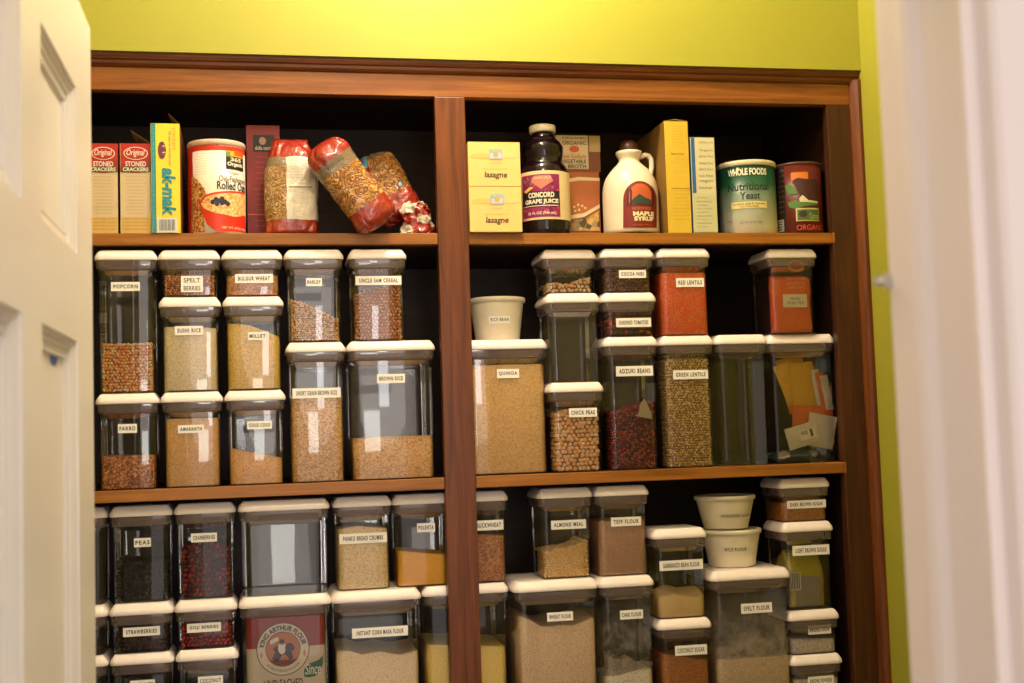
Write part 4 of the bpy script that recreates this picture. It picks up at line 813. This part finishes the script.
lab.rect(S, *q(524, 191, 559, 206), flat(24, 20, 26), 4); lab.text(S, 'CONCORD', *q(529, 192, 554, 197.5), whitec, 5, .04); lab.text(S, 'GRAPE JUICE', *q(526, 199, 558, 204.5), whitec, 5, .04); lab.rect(S, *q(525, 205.2, 558, 205.9), whitec, 5)
lab.text(S, 'SANTA CRUZ', *q(534, 176.5, 551, 179), whitec, 5); lab.text(S, '32 FL OZ (946 mL)', *q(529, 211.5, 556, 215), whitec, 5, .02); lab.poly(S, [S.px(a, b_) for a, b_ in ((525, 192), (531, 187), (534, 188), (527, 194))], flat(222, 180, 80), 6)
lab.build('bottle_label', parent=root)
# broth carton
root, mb, S, w, h, d, O = fbox('broth_carton', 552, 600, 135.5, .062, .090, 'brown and orange vegetable broth carton standing behind the grape juice bottle', 'carton', flat(172, 92, 48, .4), flat(80, 44, 26)); q = S.box
mb.rect(S, *q(552, 135.5, 600, 172), flat(120, 70, 36), 1); mb.rect(S, *q(556, 135.5, 588, 169), flat(206, 186, 142), 2); mb.rect(S, *q(589, 136, 600, 152), flat(176, 150, 100), 2)
for t_, y0, y1, cc, bo in (('ORGANIC', 137, 139, ink, .01), ('ORGANIC', 141, 145, flat(110, 60, 36), .02), ('low Sodium', 154, 158.5, flat(170, 84, 50), .01), ('VEGETABLE', 159.5, 163.5, ink, .02), ('BROTH', 164.5, 168.5, ink, .02)): mb.text(S, t_, *q(562 if t_ != 'BROTH' else 568, y0, 586, y1), cc, 3, bo)
mb.ell(S, *((lambda a: ((a[0]+a[2])/2, (a[1]+a[3])/2, (a[2]-a[0])/2, (a[3]-a[1])/2))(q(569, 146, 579, 152.5))), flat(196, 90, 40), 3)
mb.poly(S, [S.px(a, b_) for a, b_ in ((553, 188), (562, 180), (578, 177), (599.5, 178), (599.5, 208), (584, 217), (566, 220), (553, 214))], flat(226, 206, 160), 2); mb.poly(S, [S.px(a, b_) for a, b_ in ((553, 191), (563, 183), (579, 180.5), (599.5, 181), (599.5, 204), (584, 213), (566, 216), (553, 210))], flat(186, 104, 54), 3)
for a, b_ in ((574, 207), (578, 205), (582, 206), (585, 208), (579, 210), (575, 211)): u, v = S.px(a, b_); mb.ell(S, u, v, .0024, .0022, flat(220, 206, 140), 4, 8)
mb.poly(S, [S.px(a, b_) for a, b_ in ((553, 218), (566, 222), (584, 219), (599.5, 211), (599.5, 231), (553, 231))], gm('carrot_print', (70, 64, 46), (190, 150, 70), (126, 110, 84), 90, bump=0), 4); mb.build('box', parent=root)
# maple syrup jug
yf = .004; kx = abs(at(631, 200, yf+.045).x-at(630, 200, yf+.045).x); r = 26.3*kx; xc = at(630.5, 200, yf+r).x; O = Vector((xc, yf+r, T)); hz = lambda py: max(0, at(630, py, yf+.02).z-T)
root = empty('syrup_jug', O, 'cream plastic jug with a dark red arched MAPLE SYRUP label and brown cap', 'syrup jug'); jm = flat(226, 212, 186, .3)
pts = [(233, 25.5), (232, 26.6), (229, 26.9), (215, 26.9), (198, 26.9), (189, 26.7), (184, 26.0), (179, 24.8), (174, 22.6), (169, 19.2), (165, 15.8), (161.5, 12.2), (159, 10.2), (157, 9.8), (155, 10.4), (152, 12.2), (150, 12.8), (148.5, 12.4), (148, 10.5)]
mb = MB(); mb.lathe([(r_*kx, hz(py)) for py, r_ in pts], jm, 48); mb.build('jug_body', parent=root)
hd = MB(); HP = [(11, 154), (16, 151.2), (20, 152), (22.4, 156), (22.6, 163), (21.2, 170), (19.2, 177)]
hp = []
for i in range(len(HP)-1):
    for k in range(4): t = k/4; hp.append(((HP[i][0]+(HP[i+1][0]-HP[i][0])*t)*kx, 0, hz(HP[i][1]+(HP[i+1][1]-HP[i][1])*t)))
hd.tube(hp, .0046, jm, 12); hd.build('handle', parent=root)
cp = MB(); cz = hz(148.2); cp.lathe([(.0165, cz), (.017, cz+.001), (.0165, cz+.010), (.013, cz+.0165), (.010, cz+.019), (.002, cz+.0195)], flat(70, 34, 22, .4), 32); cp.build('cap', parent=root)
prf = [(hz(py), r_*kx) for py, r_ in pts]
def rj(z):
    for (za, ra), (zb, rb) in zip(prf, prf[1:]):
        if za <= z <= zb: return ra+(rb-ra)*(z-za)/max(1e-6, zb-za)
    return r
S = CylP(O, r, rj); q = S.box; lab = MB(); dr = flat(122, 26, 20, .4)
def arch(x0, x1, y0, y1, m, hh):
    pp = []; 
    for i in range(17): a = pi*i/16; pp.append(S.px((x0+x1)/2+(x1-x0)/2*cos(a), y0+(x1-x0)/2*1.15-(x1-x0)/2*1.15*sin(a)))
    lab.poly(S, [S.px(x1, y1)]+pp+[S.px(x0, y1), S.px((x0+x1)/2, y1)], m, hh)
arch(623.5, 655.6, 181, 228, dr, 2); arch(629, 650.5, 183.5, 203, flat(196, 92, 48), 3)
lab.poly(S, [S.px(a, b_) for a, b_ in ((629, 204), (634, 198), (639, 194), (645, 198), (650, 200), (650, 205))], flat(48, 66, 60), 4)
for a in (627, 630, 651): lab.poly(S, [S.px(a, b_) if k == 0 else S.px(a+1.8, b_) for k, b_ in ((0, 188), (0, 206), (1, 206), (1, 190))], flat(70, 20, 18), 5)
lab.text(S, 'PURE VERMONT GRADE A', *q(632, 207, 650, 210), flat(214, 130, 90), 4); lab.text(S, 'MAPLE', *q(633, 211.5, 652.5, 216), flat(238, 226, 180), 4, .05); lab.text(S, 'SYRUP', *q(634, 216.5, 652.5, 221), flat(238, 226, 180), 4, .05); lab.text(S, 'one quart 946 ml', *q(633, 224, 651, 226), flat(190, 110, 80), 4)
lab.build('jug_label', parent=root)
# yellow carton
root, mb, S, w, h, d, O = fbox('cereal_box', 667.5, 691, 121.5, .185, .002, 'tall deep yellow carton with small print, right of the syrup jug', 'carton', flat(214, 180, 58, .45), flat(130, 96, 40)); q = S.box  # sides in darker yellow, their dim lighting put into the colour
para(mb, S, 672, 126, 689, 150, 9, flat(176, 136, 34), .2); mb.text(S, 'Nutrition Facts', *q(671, 152.5, 684, 155), flat(110, 84, 30), 1); para(mb, S, 672, 157, 689, 174, 8, flat(176, 136, 34), .2); para(mb, S, 673, 190, 690, 222, 9, flat(176, 136, 34), .3); mb.rect(S, *q(671.5, 188.2, 690, 188.8), flat(150, 116, 36), 1)
mb.build('box', parent=root)
fl = MB(); fl.loft([[(-w/2, -d/2, h), (0, -d/2+.003, h+.004), (w/2, -d/2, h), (w/2, d/2, h), (-w/2, d/2, h)], [(-w/2, -d/2, h+.0006), (0, -d/2+.003, h+.005), (w/2, -d/2, h+.0006), (w/2, d/2, h+.0006), (-w/2, d/2, h+.0006)]], flat(170, 130, 60), smooth=False); fl.build('box_flap', parent=root)
# white and blue carton with sticker
root, mb, S, w, h, d, O = fbox('baking_mix_box', 693, 717, 137.5, .05, .002, 'narrow off-white carton with a blue left edge and fine print', 'carton', flat(206, 200, 160, .5), flat(60, 100, 150)); q = S.box
mb.rect(S, *q(691, 137.5, 695, 193), flat(40, 96, 152), 1) if False else mb.rect(S, S.box(691.2, 140, 700, 165)[0], S.box(693, 140, 700, 193)[1], S.box(691.2, 140, 694.8, 165)[2], S.box(693, 137.6, 700, 190)[3], flat(40, 96, 152), 1)
for yy, tt in ((141, 'baking mix'), (149, 'Organic'), (155, 'gluten free'), (161.5, 'wheat free'), (168, 'dairy free'), (174, 'nut free'), (180, 'vegan'), (186, 'kosher')): mb.text(S, tt, *q(699, yy, 713, yy+3), flat(120, 116, 92), 1)
mb.rect(S, *q(694, 193.5, 717, 232), flat(196, 194, 150), 2)
for i in range(9): u0, v0, u1, v1 = q(697, 197+i*3.6, 712 if i % 2 else 708, 199+i*3.6); mb.text(S, 'store in a cool dry place', u0, v0, u1, v1, flat(130, 126, 98), 3)
mb.build('box', parent=root)
# yeast can: printed gradient green to white
gy, N, L, p = newmat('printed_green_to_white'); tc = N.new('ShaderNodeTexCoord'); sp_ = N.new('ShaderNodeSeparateXYZ'); L.new(tc.outputs['Object'], sp_.inputs[0]); mr = N.new('ShaderNodeMapRange'); mr.inputs[1].default_value = 0; mr.inputs[2].default_value = .125; L.new(sp_.outputs[2], mr.inputs[0]); rp = ramp(N, [(.10, (224, 222, 200)), (.40, (150, 162, 140)), (.72, (30, 84, 58)), (1, (16, 62, 44))]); L.new(mr.outputs[0], rp.inputs[0]); L.new(rp.outputs[0], p.inputs['Base Color']); p.inputs['Roughness'].default_value = .35
root, mb, S, r, h, O = can('yeast_can', 719.5, 774.5, 158.5, 'green to white can labelled WHOLE FOODS Nutritional Yeast with a cream lid', 'can', .004, gy, flat(214, 202, 170, .4)); q = S.box
mb.text(S, 'WHOLE FOODS', *q(728, 168, 766, 175), flat(232, 226, 204), 2, .04); mb.ell(S, S.px(737.5, 169)[0], S.px(737.5, 169)[1], .002, .0026, flat(232, 226, 204), 2, 10)
mb.text(S, 'Nutritional', *q(728, 182, 768, 190), flat(20, 44, 34), 2, .01); mb.text(S, 'Yeast', *q(740, 191.5, 760, 199), flat(20, 44, 34), 2, .01)
mb.rect(S, *q(731.5, 201.5, 766.5, 208), flat(220, 200, 130), 2); mb.text(S, 'Fortified with B Vitamins', *q(733, 202.5, 765, 204.5), ink, 3); mb.text(S, 'and Folic Acid', *q(740, 205, 758, 207), ink, 3)
mb.text(S, 'NET WT 5.5 OZ (156g)', *q(740, 221, 762, 223.5), flat(110, 114, 96), 2); mb.text(S, 'dietary', *q(727, 221, 733, 223), flat(110, 114, 96), 2); mb.build('can_body', parent=root)
# red can
root, mb, S, r, h, O = can('cocoa_can', 776, 820.5, 160.5, 'dark red can with orange square, green leaves and ORGANIC lettering, last on the top shelf', 'can', .006, flat(96, 34, 22, .35), flat(84, 56, 48, .35), rh=.005); q = S.box
mb.rect(S, S.px(776.8, 200)[0]-.004, T+.001, S.px(785.5, 200)[0], T+h-.006, flat(32, 18, 20), 1)
for i in range(9): mb.text(S, 'organic hot', *q(779, 170+i*5.2, 784.5, 172+i*5.2), flat(150, 120, 90), 2)
mb.rect(S, *q(791, 172, 808, 182), flat(206, 112, 34), 2); mb.poly(S, [S.px(a, b_) for a, b_ in ((792, 181), (797, 178), (806, 179), (816, 179), (818, 196), (810, 206), (803, 200), (797, 190))], flat(64, 24, 24), 3)
mb.ell(S, S.px(812, 172)[0], S.px(812, 172)[1], .003, .0035, flat(70, 70, 84), 3, 10)
for pp in (((785, 186), (790, 184), (796, 189), (797, 194), (789, 195)), ((788, 203), (795, 200), (806, 204), (799, 209), (790, 208)), ((806, 200), (817, 201), (817, 205), (800, 207))): mb.poly(S, [S.px(*a) for a in pp], flat(78, 118, 54), 4)
mb.poly(S, [S.px(*a) for a in ((799, 199), (802, 195), (806, 200), (817, 202), (817, 203.5), (800, 202))], flat(206, 196, 160), 5)
mb.rect(S, *q(796, 208, 818, 221), flat(196, 176, 120), 5); mb.rect(S, *q(797.5, 209.5, 817.5, 220), flat(74, 100, 48), 6); mb.ell(S, S.px(803, 214)[0], S.px(803, 214)[1], .007, .006, flat(50, 36, 26), 7, 14); mb.text(S, 'Cocoa', *q(809, 213, 817, 219), flat(160, 170, 130), 7, .01)
mb.text(S, 'ORGANIC', *q(797, 224.5, 822, 230), flat(206, 70, 40), 5, .01); mb.rect(S, *q(778.5, 220, 784.5, 232), flat(190, 186, 170), 3)
for i in range(4): mb.rect(S, *q(779, 221.5+i*2.6, 783, 222.8+i*2.6), flat(60, 80, 80), 4)
mb.build('can_body', parent=root)
